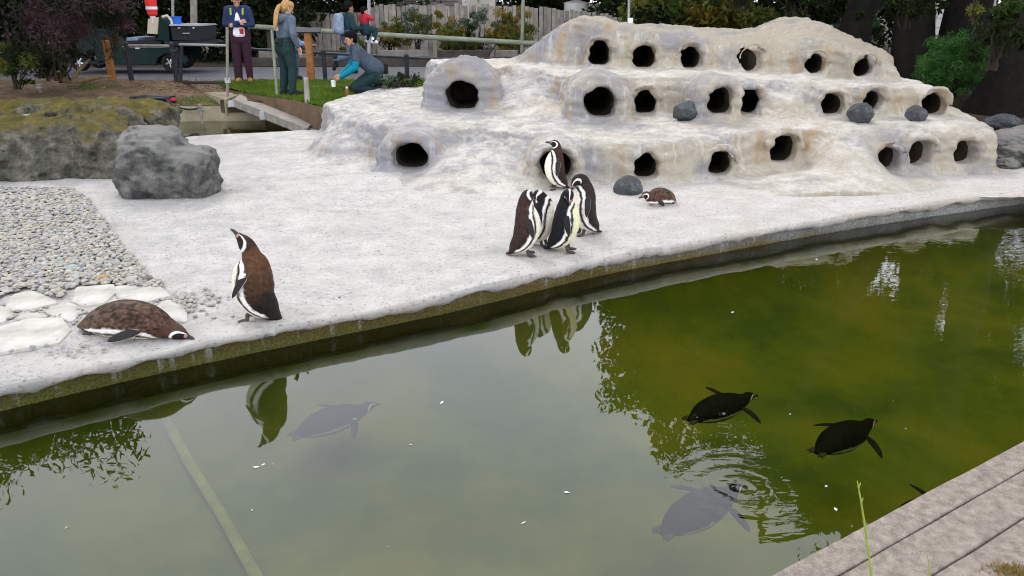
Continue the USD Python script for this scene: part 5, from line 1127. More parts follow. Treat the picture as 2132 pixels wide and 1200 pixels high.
# 2 the blond keeper, seen from behind
rz = PI / 2 - .75
J = stand(1.60, lean=.06); J.update({'face': (.9, -.25, -.45), 'head': (.10, -.01, 1.46), 'elR': (.01, -.27, 1.05), 'wrR': (.10, -.25, .85), 'elL': (.06, .24, 1.08), 'wrL': (.22, .10, 1.00), 'knR': (.04, -.12, .47), 'anR': (-.03, -.15, .075), 'toeR': (.13, -.19, .035), 'anL': (-.05, .10, .075), 'toeL': (.10, .14, .035)})
b = on_y(603, 200, 14.5); b[2] = LAWNZ(b[0], b[1])
p, P = person('keeper seen from behind with a long blond ponytail and slate hooded top', tuple(b), turned(J, rz), dict(skin='skin', top='slate_cloth', trousers='forest_cloth', shoes='black_leather', hair='hair_blond'), hair=cap_hair, bulk=1.08)
put(p, 'ponytail', soften(chain([(P(-.105, 0, .02), .030), (P(-.15, .03, -.03), .036), (P(-.165, .08, -.14), .042), (P(-.15, .13, -.26), .042), (P(-.13, .15, -.36), .034), (P(-.12, .155, -.44), .012)], 12), .02, 5), 'hair_blond', smooth=True)
put(p, 'hood', soften(chain([(tr((.03, .11, 1.335), rz), .055), (tr((-.06, .06, 1.305), rz), .068), (tr((-.085, 0, 1.28), rz), .070), (tr((-.06, -.06, 1.305), rz), .068), (tr((.03, -.11, 1.335), rz), .055)], 12), .025, 5), 'slate_cloth', smooth=True)
put(p, 'belt', tube([tr((math.cos(a) * .140, math.sin(a) * .185, .915), rz) for a in np.linspace(0, 2 * PI, 33)], [(.022, .012)] * 33, 8), 'black_leather', smooth=40)
put(p, 'radio', mv(boxm(-.03, .03, -.02, .02, -.06, .06, .006), tr((-.14, -.10, .92), rz)), 'black_leather')
for i, (txt, z) in enumerate((('A L', 1.165), ('B I F', 1.105))):
    t = meshkit.text_mesh(txt, .045, .006, bold=True); t.apply_translation((-t.bounds[:, 0].mean(), 0, 0)); t = rot(t, (1, 0, 0), PI / 2); t = rot(t, (0, 0, 1), rz - PI / 2); t = rot(t, (math.cos(rz - PI / 2), math.sin(rz - PI / 2), 0), -.10)
    put(p, 'lettering', mv(t, tr((-.128 + .03 * i * 0, .02, z), rz)), 'white_cloth', smooth=False)

# 3 the child reaching towards the post
rz = .25
J = stand(1.0, sh=.20, hip=.09); J.update({'elR': (.16, -.15, .72), 'wrR': (.33, -.12, .70), 'handR': (.43, -.12, .70), 'palmR': (0, 0, -1)})
b = on_y(617, 166, 16.9); b[2] = .49
person('small child in a light blue shirt reaching out towards the brown post', tuple(b), turned(J, rz), dict(skin='skin', top='sky_cloth', trousers='jean_cloth', shoes='black_leather', hair='hair_brown'), hair=cap_hair, s=.80, slim=.85)

# 4 the man with the backpack, walking off; 5 the child he carries
rz = .55
J = stand(1.50, lean=.03); J.update({'face': (1, .0, -.05), 'elR': (.06, -.24, .98), 'wrR': (.27, -.14, .96), 'handR': (.36, -.06, .96), 'palmR': (0, 1, 0), 'elL': (.05, .24, .98), 'wrL': (.26, .14, .90), 'handL': (.36, .05, .9), 'palmL': (0, -1, 0),
                                          'knR': (.0, -.09, .42), 'anR': (-.36, -.10, .32), 'toeR': (-.41, -.10, .13), 'knL': (.10, .09, .43), 'anL': (.02, .10, .08), 'toeL': (.18, .11, .035)})
b = on_y(730, 153, 18.3); b[2] = .49
p, P = person('man walking away on the road with a grey backpack, carrying a child', tuple(b), turned(J, rz), dict(skin='skin_tan', top='teal_dark_cloth', trousers='jean_cloth', shoes='black_leather', hair='hair_black'), hair=cap_hair, bulk=1.05)
bp = single('backpack', soften(Manifold.batch_hull([Manifold.sphere(.085, 12).translate(tuple(tr(q, rz) + b)) for q in ((-.20, -.09, .92), (-.20, .09, .92), (-.19, -.075, 1.20), (-.19, .075, 1.20), (-.25, 0, .96))]), .03, 4), 'greyblue_cloth', 'grey blue backpack on the back of the man walking away', 'backpack', smooth=True)
J = stand(.88, sh=.20, hip=.09); J.update({'face': (.8, -.6, 0), 'elR': (.06, -.20, .66), 'wrR': (.14, -.10, .66), 'elL': (.06, .20, .66), 'wrL': (.16, .12, .68), 'knL': (.22, .12, .42), 'anL': (.14, .13, .22), 'toeL': (.22, .14, .18), 'knR': (.20, -.12, .42), 'anR': (.10, -.14, .20), 'toeR': (.18, -.16, .17)})
cpos = b + tr((.36, -.10, .50), rz)
person('small child in a red jacket and black hat carried by the walking man', tuple(cpos), turned(J, rz + .3), dict(skin='skin', top='red_cloth', trousers='teal_dark_cloth', shoes='white_cloth', hair='hair_black'), hair=cap_hair, s=.76, slim=.8)

# 6 the kneeling keeper
rz = PI + .30
J = {'pelvis': (-.20, 0, .40), 'chest': (.02, 0, .64), 'neck': (.13, 0, .83), 'head': (.20, .01, .96), 'face': (1, .10, -.20), 'shL': (.13, .19, .79), 'shR': (.13, -.19, .79), 'elL': (.18, .22, .50), 'elR': (.20, -.17, .50), 'wrL': (.42, .12, .34), 'wrR': (.43, -.07, .34), 'handL': (.54, .06, .30), 'handR': (.54, -.01, .30), 'palmL': (0, -1, -.3), 'palmR': (0, 1, -.3),
     'hipL': (-.18, .10, .36), 'hipR': (-.18, -.10, .36), 'knL': (.20, .13, .14), 'knR': (.18, -.15, .42) if False else (.20, -.14, .12), 'anL': (-.22, .13, .08), 'anR': (-.24, -.13, .08), 'toeL': (-.38, .14, .05), 'toeR': (-.40, -.14, .05)}
b = on_y(762, 199, 14.6); b[2] = LAWNZ(b[0], b[1]) - .01
p, P = person('black haired keeper kneeling on the lawn in grey polo over bright teal sleeves', tuple(b), turned(J, rz), dict(skin='skin_tan', top='teal_cloth', trousers='forest_cloth', shoes='black_leather', hair='hair_black'), hair=cap_hair, bulk=1.06)
Jt = turned(J, rz); g_ = lambda k: V(*Jt[k])
polo = [Manifold.batch_hull([Manifold.sphere(r_, 14).translate(tuple(q)) for q, r_ in ((g_('pelvis') + (0, 0, .06) + (g_('hipL') - g_('hipR')) * .42, .150), (g_('pelvis') + (0, 0, .06) - (g_('hipL') - g_('hipR')) * .42, .150), (g_('chest') + (g_('shL') - g_('neck')) * .45, .146), (g_('chest') + (g_('shR') - g_('neck')) * .45, .146))]),
        Manifold.batch_hull([Manifold.sphere(r_, 14).translate(tuple(q)) for q, r_ in ((g_('chest') + (g_('shL') - g_('neck')) * .45, .138), (g_('chest') + (g_('shR') - g_('neck')) * .45, .138), (g_('shL'), .088), (g_('shR'), .088), (g_('neck') - (0, 0, .02), .092))])]
for q in 'LR':
    polo.append(chain([(g_('sh' + q), .086), (lerp(g_('sh' + q), g_('el' + q), .55), .082)], 12))
put(p, 'polo_shirt', soften(union(polo), .03, 5), 'polo_cloth', smooth=True)
put(p, 'belt_pouch', mv(boxm(-.04, .04, -.04, .04, -.09, .09, .01), g_('pelvis') + tr((-.17, .06, .05), rz)), 'black_leather')
cup = b + tr((.56, .03, .22), rz)
single('feeding_cup', mv(tube([(0, 0, -.06), (0, 0, .05)], [.035, .045], 14), cup), 'white_cloth', 'small white cup held by the kneeling keeper', 'cup', smooth=40)
bt = thing('bottle', 'small orange red bottle standing on the grass before the kneeling keeper', 'bottle', None, tuple(b + tr((.36, .28, .01), rz)))
put(bt, 'bottle_body', tube([(0, 0, 0), (0, 0, .11), (0, 0, .14)], [.035, .035, .018], 14), 'post_orange', smooth=40); put(bt, 'cap', tube([(0, 0, .142), (0, 0, .17)], .018, 12), 'white_cloth', smooth=40)
# ------------------------------------------------------------------ rocks, pebbles, flagstones, ramp, hose, cart, stems
mat('lava_rock', {'g': ('texture_coordinate', {}), 'ge': ('geometry', {}), 'n': ('noise_texture', {'scale': 5.0, 'detail': 8, 'roughness': 0.75}), 'r': ('rgb_ramp', {'ramp': [(0.32, (0.025, 0.027, 0.028)), (0.46, (0.075, 0.078, 0.075)), (0.58, (0.16, 0.155, 0.14)), (0.72, (0.29, 0.27, 0.23))]}),
                  's': ('separate_xyz', {}), 'up': ('map_range', {'from_min': 0.2, 'from_max': 0.9, 'to_min': 0.0, 'to_max': 0.55, 'clamp': True}), 'm': ('mix_color', {'b': (0.36, 0.345, 0.32)}),
                  'v': ('voronoi_texture', {'scale': 14}) if False else ('noise_texture', {'scale': 16, 'detail': 8, 'roughness': 0.8}), 'b': ('bump', {'strength': 1.0, 'distance': 0.07}), 'p': ('principled_bsdf', {'roughness': 0.9, 'specular_ior_level': 0.25})},
    [('g.object', 'n.vector'), ('n.fac', 'r.fac'), ('ge.normal', 's.vector'), ('s.z', 'up.value'), ('r.color', 'm.a'), ('up.result', 'm.fac'), ('m.result', 'p.base_color'), ('g.object', 'v.vector'), ('v.fac', 'b.height'), ('b.normal', 'p.normal')])
mat('dark_rock', {'g': ('texture_coordinate', {}), 'n': ('noise_texture', {'scale': 9.0, 'detail': 7, 'roughness': 0.75}), 'r': ('rgb_ramp', {'ramp': [(0.32, (0.010, 0.012, 0.014)), (0.55, (0.036, 0.042, 0.046)), (0.70, (0.13, 0.14, 0.135))]}), 'v': ('noise_texture', {'scale': 60, 'detail': 4, 'roughness': .7}), 'b': ('bump', {'strength': 0.9, 'distance': 0.012}), 'p': ('principled_bsdf', {'roughness': 0.75})},
    [('g.object', 'n.vector'), ('n.fac', 'r.fac'), ('r.color', 'p.base_color'), ('g.object', 'v.vector'), ('v.fac', 'b.height'), ('b.normal', 'p.normal')])
mat('mossy_rock', {'g': ('texture_coordinate', {}), 'ge': ('geometry', {}), 'n': ('noise_texture', {'scale': 7.0, 'detail': 8, 'roughness': 0.75}), 'r': ('rgb_ramp', {'ramp': [(0.34, (0.045, 0.046, 0.038)), (0.5, (0.12, 0.115, 0.092)), (0.66, (0.27, 0.25, 0.20))]}),
                   's': ('separate_xyz', {}), 'pz': ('separate_xyz', {}), 'nn': ('noise_texture', {'scale': 2.4, 'detail': 5, 'roughness': .6}), 'a': ('math', {'math_type': 'multiply_add', 'value2': 0.55, 'value3': -0.38}), 'a2': ('math', {'math_type': 'multiply_add', 'value2': 1.5}), 'a3': ('map_range', {'from_min': 0.56, 'from_max': 0.92, 'to_min': 0.0, 'to_max': 0.9, 'clamp': True}), 'hz': ('map_range', {'from_min': 0.18, 'from_max': 0.62, 'to_min': -.5, 'to_max': 0.1, 'clamp': True}), 'a4': ('math', {'math_type': 'add'}),
                   'mr': ('rgb_ramp', {'ramp': [(0.35, (0.085, 0.085, 0.022)), (0.55, (0.15, 0.115, 0.02)), (0.7, (0.25, 0.165, 0.02))]}), 'm': ('mix_color', {}),
                   'v': ('noise_texture', {'scale': 13, 'detail': 8, 'roughness': 0.8}), 'b': ('bump', {'strength': 1.0, 'distance': 0.09}), 'p': ('principled_bsdf', {'roughness': 0.95, 'specular_ior_level': 0.15})},
    [('g.object', 'n.vector'), ('g.object', 'nn.vector'), ('n.fac', 'r.fac'), ('ge.normal', 's.vector'), ('ge.position', 'pz.vector'), ('pz.z', 'hz.value'), ('s.z', 'a.value1'), ('nn.fac', 'a2.value1'), ('a.value', 'a2.value3'), ('a2.value', 'a4.value1'), ('hz.result', 'a4.value2'), ('a4.value', 'a3.value'), ('n.fac', 'mr.fac'), ('r.color', 'm.a'), ('mr.color', 'm.b'), ('a3.result', 'm.fac'), ('m.result', 'p.base_color'),
     ('g.object', 'v.vector'), ('v.fac', 'b.height'), ('b.normal', 'p.normal')])
mat('flag_white', {'g': ('texture_coordinate', {}), 'n': ('noise_texture', {'scale': 4, 'detail': 6, 'roughness': .65}), 'r': ('rgb_ramp', {'ramp': [(0.3, (0.26, 0.245, 0.21)), (0.6, (0.44, 0.425, 0.385))]}), 'b': ('bump', {'strength': .6, 'distance': .02}), 'p': ('principled_bsdf', {'roughness': .9, 'specular_ior_level': .2})},
    [('g.object', 'n.vector'), ('n.fac', 'r.fac'), ('r.color', 'p.base_color'), ('n.fac', 'b.height'), ('b.normal', 'p.normal')])
mat('pebble', {'oi': ('object_info', {}), 'r': ('rgb_ramp', {'ramp': [(0, (0.22, 0.23, 0.23)), (.2, (0.40, 0.38, 0.33)), (.4, (0.50, 0.46, 0.38)), (.55, (0.33, 0.33, 0.33)), (.7, (0.55, 0.51, 0.43)), (.85, (0.42, 0.36, 0.26)), (.93, (0.30, 0.33, 0.35)), (1, (0.58, 0.56, 0.52))]}), 'g': ('texture_coordinate', {}), 'n': ('noise_texture', {'scale': 30, 'detail': 4}), 'nr': ('rgb_ramp', {'ramp': [(.3, (.48,) * 3), (.7, (.82,) * 3)]}), 'm': ('mix_color', {'blend_type': 'multiply', 'fac': 1.0}), 'p': ('principled_bsdf', {'roughness': .7, 'specular_ior_level': .3})},
    [('oi.random', 'r.fac'), ('g.object', 'n.vector'), ('n.fac', 'nr.fac'), ('r.color', 'm.a'), ('nr.color', 'm.b'), ('m.result', 'p.base_color')])
plain('pebble_amber', (0.28, 0.17, 0.05), 0.5, var=.3, scale=20)
plain('pebble_green', (0.26, 0.31, 0.29), 0.6, var=.2, scale=20)
def rock(c, r, seed, lump=.35, sub=5, sharp=0.0, freq=2.2, boxy=0.0):
    m = trimesh.creation.icosphere(sub); v = np.array(m.vertices)
    if boxy:
        v = v / (np.abs(v) ** (2 + boxy)).sum(1, keepdims=True) ** (1 / (2 + boxy))
    q = v * freq + seed * 7.3
    d = 1 + (fbm(q, 1, 4, seed)) * lump * 2 + (np.abs(fbm(q, 2.6, 4, seed + 3)) - .1) * lump * .8
    if sharp:      # planar facets
        rg = np.random.default_rng(seed); nn = rg.normal(size=(11, 3)); nn /= np.linalg.norm(nn, axis=1, keepdims=True)
        lim = (.72 + .2 * rg.random(11))[None] / np.maximum(v @ nn.T, 1e-3); lim[v @ nn.T <= 0] = 9; d = d * (1 - sharp) + np.minimum(d, lim.min(1)) * sharp
    v = v * d[:, None] * np.asarray(r, float)
    return tm(v + c, m.faces)
def rock_thing(name, label, c, r, seed, m, **kw):
    cc = kw.pop('cat', 'rock'); g = kw.pop('group', None)
    mm = rock((0, 0, 0), r, seed, **kw); p = thing(name, label, cc, g, tuple(c)); put(p, 'stone', mm, m, smooth=60); return p
def rest(u, v, z=None):
    p = on_z(u, v, .03 if z is None else z); return p
# big boulder and the mossy outcrop on the left
b = rest(303, 424); bo = thing('boulder', 'big dark grey pitted boulder standing on the pale concrete', 'rock', None, (b[0], b[1] + .40, 0))
put(bo, 'stone', blob_mesh([((-.05, .02, .31), (.30, .32, .32), 2.4), ((-.08, .12, .57), (.28, .30, .17), 1.2), ((.36, .03, .26), (.22, .28, .27), 2.4), ((-.34, .06, .16), (.10, .20, .24), .6)], .018, .04, 4, .11), 'lava_rock', smooth=60)
mo = thing('mossy_outcrop', 'mossy grey rock outcrop with yellow green top behind the pebbles', 'rock', None, (-5.7, 9.6, 0))
put(mo, 'rock_mass', blob_mesh([((-.3, .15, .24), (1.0, .62, .44), .6), ((.50, .1, .24), (.52, .45, .46), .6), ((-1.6, .2, .15), (.9, .7, .36), .6), ((.20, .7, .38), (.72, .5, .42), .4), ((-.8, .5, .3), (.9, .5, .30), .4), ((.9, -.12, .1), (.35, .3, .24), .5)], .025, .08, 12, .20), 'mossy_rock', smooth=60)
put(mo, 'mossy_ledge', blob_mesh([((-.7, 1.85, .50), (1.2, .40, .20), .5), ((.42, 1.45, .52), (.62, .42, .24), .4), ((-1.9, 1.85, .46), (1.0, .5, .22), .4)], .03, .12, 15, .15), 'mossy_rock', smooth=60)
st = thing('branch', 'pale bare stick lying in the hollow of the mossy rock', 'branch', None, (0, 0, 0)); a, c = on_y(-30, 262, 10.2), on_y(64, 240, 10.4); put(st, 'stick', tube([a, (a + c) / 2 + (0, 0, .02), c], [.03, .026, .018], 8), 'timber_grey_c', smooth=40)
# dark stones on the terraces
def seat(u, v, y, r, seed, name, label, m='dark_rock', **kw):
    c = on_y(u, v, y); zt = mound_top(c[0], c[1], .1); zt = min(zt, c[2]); rock_thing(name, label, (c[0], c[1], c[2]), r, seed, m, **kw)
seat(1308, 393, 8.78, (.165, .16, .145), 21, 'round_stone', 'round dark grey stone beside the low burrow and the resting penguin', lump=.10, sub=5)
seat(1430, 233, 10.55, (.19, .15, .15), 22, 'terrace_stone', 'blocky dark stone leaning against the middle tier\'s grey hood', sharp=.85, lump=.2)
seat(1791, 238, 10.5, (.17, .14, .15), 23, 'terrace_stone', 'wedge shaped dark stone below the round burrow on the middle tier', sharp=.95, lump=.2)
seat(1908, 239, 10.55, (.14, .12, .12), 24, 'terrace_stone', 'small dark stone furthest right on the middle tier', sharp=.9, lump=.2)
for k, (u, v, y, r, sd, lab, m) in enumerate([(2085, 258, 11.4, (.24, .22, .15), 31, 'dark stone lying on top of the grey green rock at the right edge', 'dark_rock'), (2125, 318, 10.6, (.50, .42, .34), 32, 'grey green rock behind the right foot of the mound', 'lava_rock'), (2098, 345, 10.25, (.16, .15, .10), 33, 'small grey stone at the mound\'s right foot', 'lava_rock'), (2175, 330, 10.3, (.35, .4, .35), 34, 'grey rock cut off by the right edge of the picture', 'lava_rock')]):
    rock_thing('edge_rock', lab, on_y(u, v, y), r, sd, m, lump=.25, sharp=.5)
# flagstones at the left corner
FL = 'whitish flagstones sunk at the pool corner'
def flag(pix, label, seed, h=.022, z=.0):
    pts = np.array([on_z(u, v, z)[:2] for u, v in pix]); pg = Polygon(pts).buffer(0).buffer(-.015).buffer(.02); c = np.array(pg.centroid.coords[0])
    m = trimesh.creation.extrude_polygon(Polygon(np.array(pg.exterior.coords) - c), h + .04, engine='earcut'); m = m.subdivide_to_size(.05)
    v = np.array(m.vertices); d = np.array([Polygon(np.array(pg.exterior.coords) - c).exterior.distance(Point(*q[:2])) for q in v]); top = v[:, 2] > h
    v[:, 2] += top * (fbm(v + (c[0], c[1], 0), 3, 3, seed) * .03 - .016 * np.exp(-d / .012)); v[:, :2] += fbm(v + (c[0], c[1], 0), 12, 2, seed)[:, None] * .012
    p = thing('flagstone', label, 'flagstone', FL, (c[0], c[1], z - .035)); put(p, 'slab', tm(v, m.faces), 'flag_white', smooth=35)
flag([(-40, 700), (20, 680), (60, 668), (128, 665), (147, 690), (120, 715), (0, 738), (-60, 745)], 'largest white flagstone at the left edge nearest the pool', 1)
flag([(10, 640), (30, 615), (70, 608), (105, 622), (118, 634), (60, 648), (25, 650)], 'oval white flagstone between the pebbles and the largest slab', 2)
flag([(150, 632), (160, 600), (235, 596), (242, 612), (215, 634), (180, 640)], 'white slab with square corner behind the lying penguin\'s back', 3)
flag([(92, 655), (112, 640), (150, 634), (170, 648), (150, 672), (120, 662)], 'white slab at the lying penguin\'s tail', 4)
flag([(-30, 655), (-10, 640), (20, 645), (28, 660), (8, 672), (-25, 676)], 'small white slab cut by the left edge', 5)
flag([(28, 668), (60, 656), (92, 658), (100, 664), (60, 667)], 'thin white sliver of flagstone above the largest slab', 6)
flag([(310, 650), (352, 625), (388, 650), (390, 672), (340, 668)], 'white slab beyond the lying penguin\'s neck', 7)
flag([(240, 600), (330, 596), (355, 618), (300, 632), (245, 622)], 'flat white slab in front of the row of larger pebbles', 8)
# pebble bed
PB = Polygon([tuple(on_z(u, v, 0)[:2]) for u, v in [(-120, 700), (-120, 405), (60, 405), (150, 408), (180, 425), (225, 480), (262, 530), (310, 580), (345, 600), (300, 604), (240, 596), (155, 600), (120, 625), (70, 606), (20, 615), (-60, 650)]]).buffer(.01)
rng = np.random.default_rng(11)
prot = []
for k in range(6):
    m = trimesh.creation.icosphere(2); v = np.array(m.vertices); v *= (1 + fbm(v + k * 5, .9, 2, k) * .5)[:, None]; v *= (1, .76, .46); prot.append(tm(v, m.faces))
setting('pebble_bed', grid_sheet(PB.buffer(-.03), .06, lambda x, y: island_z(x, y) + .012 + fbm(np.stack([x, y, 0 * x], -1), 3, 3, 2) * .03), 'dark_soil')
x0, y0, x1, y1 = PB.bounds
pts = []
gs = .036
gx, gy = np.meshgrid(np.arange(x0, x1, gs), np.arange(y0, y1, gs * .8)); pp = np.c_[gx.ravel(), gy.ravel()] + rng.normal(size=(gx.size, 2)) * .011
import shapely
pp = pp[shapely.contains_xy(PB, pp[:, 0], pp[:, 1])]
sz = .019 + .011 * rng.random(len(pp)) ** 1.5 + .010 * (rng.random(len(pp)) < .06); zz = island_z(pp[:, 0], pp[:, 1]) + .018 + .016 * rng.random(len(pp))
# a second, sparse layer and strays on the concrete and round the flagstones
xt = np.vstack([scatter(PB, 1000, rng), rng.normal(size=(110, 2)) * (.16, .12) + on_z(372, 632)[:2], rng.normal(size=(200, 2)) * (.45, .10) + on_z(80, 655)[:2], rng.normal(size=(60, 2)) * (.4, .06) + on_z(120, 728)[:2]])
xt = xt[(xt[:, 1] > edge_y(xt[:, 0]) + .13) & (xt[:, 0] > -9)]; pp = np.vstack([pp, xt]); sz = np.r_[sz, .009 + .013 * rng.random(len(xt))]; zz = np.r_[zz, island_z(xt[:, 0], xt[:, 1]) + np.where(shapely.contains_xy(PB, xt[:, 0], xt[:, 1]), .045, .010)]
yaw = rng.uniform(0, 2 * PI, len(pp)); kind = rng.integers(0, 6, len(pp))
dist = np.hypot(pp[:, 0], pp[:, 1]); uu = 1066 + FPX * pp[:, 0] / (pp[:, 1] * math.cos(PITCH) + EYE * math.sin(PITCH)); vis = uu > 2
order = np.argsort(dist / sz * np.where(vis, 1, 9)); near = order[:290]; far = order[290:]
cls = UsdGeom.Scope.Define(stage, '/World/Looks/pebble_shapes') if False else None
protos = []
for k in range(6):
    cp = stage.CreateClassPrim(f'/_pebble_{k}'); m = usdkit.mesh(stage, f'/_pebble_{k}/stone', prot[k], M['pebble'], smooth=True); protos.append(f'/_pebble_{k}')
for i in near:
    x = UsdGeom.Xform.Define(stage, numbered('/World', 'pebble')); x.AddTranslateOp().Set((float(pp[i, 0]), float(pp[i, 1]), float(zz[i]))); x.AddRotateZOp().Set(float(math.degrees(yaw[i]))); x.AddScaleOp().Set((float(sz[i]),) * 3)
    x.GetPrim().GetReferences().AddInternalReference(protos[kind[i]]); x.GetPrim().SetInstanceable(True)
    tag(x, 'smooth rounded grey or beige pebble of the loose pebble bed', 'pebble', 'loose pebbles beside the flagstones')
pi = UsdGeom.PointInstancer.Define(stage, '/World/pebble_gravel')
for k in range(6):
    usdkit.mesh(stage, f'/World/pebble_gravel/stone_{k}' if k else '/World/pebble_gravel/stone', prot[k], M['pebble'], smooth=True)
pi.CreatePrototypesRel().SetTargets([f'/World/pebble_gravel/stone_{k}' if k else '/World/pebble_gravel/stone' for k in range(6)])
pi.CreateProtoIndicesAttr(Vt.IntArray.FromNumpy(kind[far].astype(np.int32)))
pi.CreatePositionsAttr(Vt.Vec3fArray.FromNumpy(np.c_[pp[far], zz[far]].astype(np.float32)))
pi.CreateScalesAttr(Vt.Vec3fArray.FromNumpy(np.repeat(sz[far][:, None], 3, 1).astype(np.float32)))
pi.CreateOrientationsAttr(Vt.QuathArray([Gf.Quath(float(math.cos(a / 2)), 0, 0, float(math.sin(a / 2))) for a in yaw[far]]))
tag(pi, 'bed of loose grey and beige pebbles in front of the mossy outcrop', 'pebbles', None, 'stuff')
def one_pebble(u, v, r, m, label, seed):
    b = on_z(u, v, .0); single('large_pebble', rock((b[0], b[1], r * .62), (r, r * .9, r * .8), seed, .12, 3), m, label, 'pebble', smooth=True)
one_pebble(218, 588, .044, 'pebble_amber', 'amber brown upright pebble at the edge of the white slabs', 3)
one_pebble(153, 568, .050, 'pebble_green', 'smooth greenish grey pebble, largest of the pebble bed', 4)
one_pebble(274, 592, .045, 'flag_white', 'cream oval pebble at the end of the row by the white slabs', 5)
one_pebble(310, 590, .042, 'lava_rock', 'blue grey pebble at the right end of the row by the white slabs', 6)

# ramp from the gate down to the island
A0, A1 = on_z(487, 206, .40), on_z(640, 266, .10); B0, B1 = on_z(512, 186, .42), on_z(672, 236, .12)
rp = thing('ramp', 'grey metal ramp sloping from the gate over the channel to the mound', 'ramp')
def slab4(a, b, c, d, t):
    p = np.array([a, b, c, d]); q = p - (0, 0, t); return trimesh.Trimesh(*meshkit.arrays(Manifold.hull_points(np.vstack([p, q])))[:2], process=False)
plain('ramp_plate', (0.25, 0.22, 0.19), .8, var=.3, scale=6, bump=.3)
put(rp, 'deck_plate', slab4(A0, A1, B1, B0, .03), 'ramp_plate')
put(rp, 'side_beam', slab4(A0 - (.03, .03, .0), A1 - (.03, .03, .0), A1 - (.0, .0, .0), A0, .13), 'steel_worn'); put(rp, 'side_beam', slab4(B0, B1, B1 + (.03, .03, 0), B0 + (.03, .03, 0), .13), 'steel_worn')
mid = lerp(A0, A1, .42); put(rp, 'bracket', boxm(mid[0] - .05, mid[0] + .04, mid[1] - .09, mid[1] - .03, mid[2] - .15, mid[2] - .01, .008), 'steel_grey')
md2 = lerp(A0, A1, .0); put(rp, 'bracket', boxm(md2[0] - .10, md2[0] + .04, md2[1] - .08, md2[1] + .04, md2[2] - .14, md2[2] - .03, .01), 'steel_grey')
put(rp, 'edge_board', slab4(lerp(B0, B1, -.05) + (.04, .04, .04), lerp(B0, B1, .55) + (.04, .04, .05), lerp(B0, B1, .55) + (.12, .12, .05), lerp(B0, B1, -.05) + (.12, .12, .04), .10), 'timber_grey')
W0, W1, W2, W3 = on_z(372, 180, .36), on_z(470, 211, .36), on_z(520, 188, .40), on_z(480, 176, .40)
setting('walkway', slab4(W0 + (0, 0, .03), W1 + (0, 0, .03), W2, W3, .25), 'wall_concrete')
fw_ = [(-12, 12.6), (-6.6, 14.40), (-4.75, 14.62)]
wl = thing('channel_wall', 'low stained concrete wall along the far side of the channel', 'wall', kind='structure')
for i in range(2):
    (xa, ya), (xb, yb) = fw_[i], fw_[i + 1]; d = np.array([xb - xa, yb - ya]); L = np.hypot(*d); m = boxm(0, L - .004, -.13, .12, -.4, .25, .02); m = rot(m, (0, 0, 1), math.atan2(d[1], d[0])); put(wl, 'wall_section', mv(m, (xa, ya, 0)), 'wall_concrete')
# hose and stand pipe
ho = thing('hose', 'coiled black hose with a red nozzle lying on the channel wall', 'hose')
hc = on_z(318, 214, .28); c = []
for i in range(400):
    a = i * .16; c.append(hc + (math.cos(a) * (.36 + .06 * math.sin(i * .37)), math.sin(a) * (.13 + .03 * math.sin(i * .23)), .02 + .00022 * i + .008 * math.sin(i * .5)))
tail = [hc + (.30, -.10, .06), on_z(372, 224, .27), on_z(396, 228, .22), on_y(412, 226, 14.2), on_y(417, 219, 14.22)]
put(ho, 'tube', tube(np.array(c), .015, 8), 'steel_black', smooth=50); tt = np.array(tail); put(ho, 'tube', tube(np.array([CubicSpline(range(5), tt[:, i])(np.linspace(0, 4, 30)) for i in range(3)]).T, .017, 8), 'steel_black', smooth=50)
n0 = on_z(346, 208, .34); put(ho, 'nozzle', tube([n0, n0 + (.10, .01, .0), n0 + (.11, .01, 0), n0 + (.17, .02, 0)], [.026, .026, .036, .036], 12), 'red_plastic' if 'red_plastic' in M else 'red_cloth', smooth=40)
sp_ = thing('standpipe', 'grey water pipe with a valve rising from the channel', 'pipe'); b = on_y(417, 275, 14.15); t = on_y(417, 222, 14.15); put(sp_, 'pipe', tube([(t[0], 14.15, -.3), t], .024, 10), 'steel_worn', smooth=50); put(sp_, 'valve', cat([tube([t - (.05, 0, .06), t + (.05, 0, -.06)], .022, 8), tube([t - (0, 0, .02), t + (0, 0, .03)], .034, 10)]), 'steel_worn', smooth=50)
# bits on the bank
sb = on_z(88, 206, .27); si = thing('sprinkler', 'short grey sprinkler head standing on the soil bank', 'sprinkler', None, tuple(sb)); put(si, 'riser', tube([(0, 0, -.05), (0, 0, .2)], .03, 10), 'steel_worn', smooth=40); put(si, 'head', cat([tube([(0, 0, .2), (0, 0, .24)], .055, 10), tube([(-.06, 0, .255), (.06, .01, .262)], .02, 8)]), 'steel_grey', smooth=40)
plain('driftbark', (0.13, 0.095, 0.05), .9, var=.5, scale=8, bump=.6, bscale=30)
dw = thing('driftwood', 'forked bare branch lying on the soil bank before the golf cart', 'branch'); yb = 15.4
def dp(u, v): return on_y(u, v, yb)
put(dw, 'log', tube([dp(72, 158), dp(105, 160), dp(140, 168), dp(175, 168), dp(205, 160), dp(232, 160)], [.03, .045, .055, .05, .04, .02], 8), 'driftbark', smooth=50); put(dw, 'stub', tube([dp(155, 166), dp(162, 150), dp(172, 138), dp(187, 124)], [.045, .035, .032, .02], 8), 'driftbark', smooth=50); put(dw, 'stub', tube([dp(165, 146), dp(160, 132)], [.028, .012], 8), 'driftbark', smooth=50)
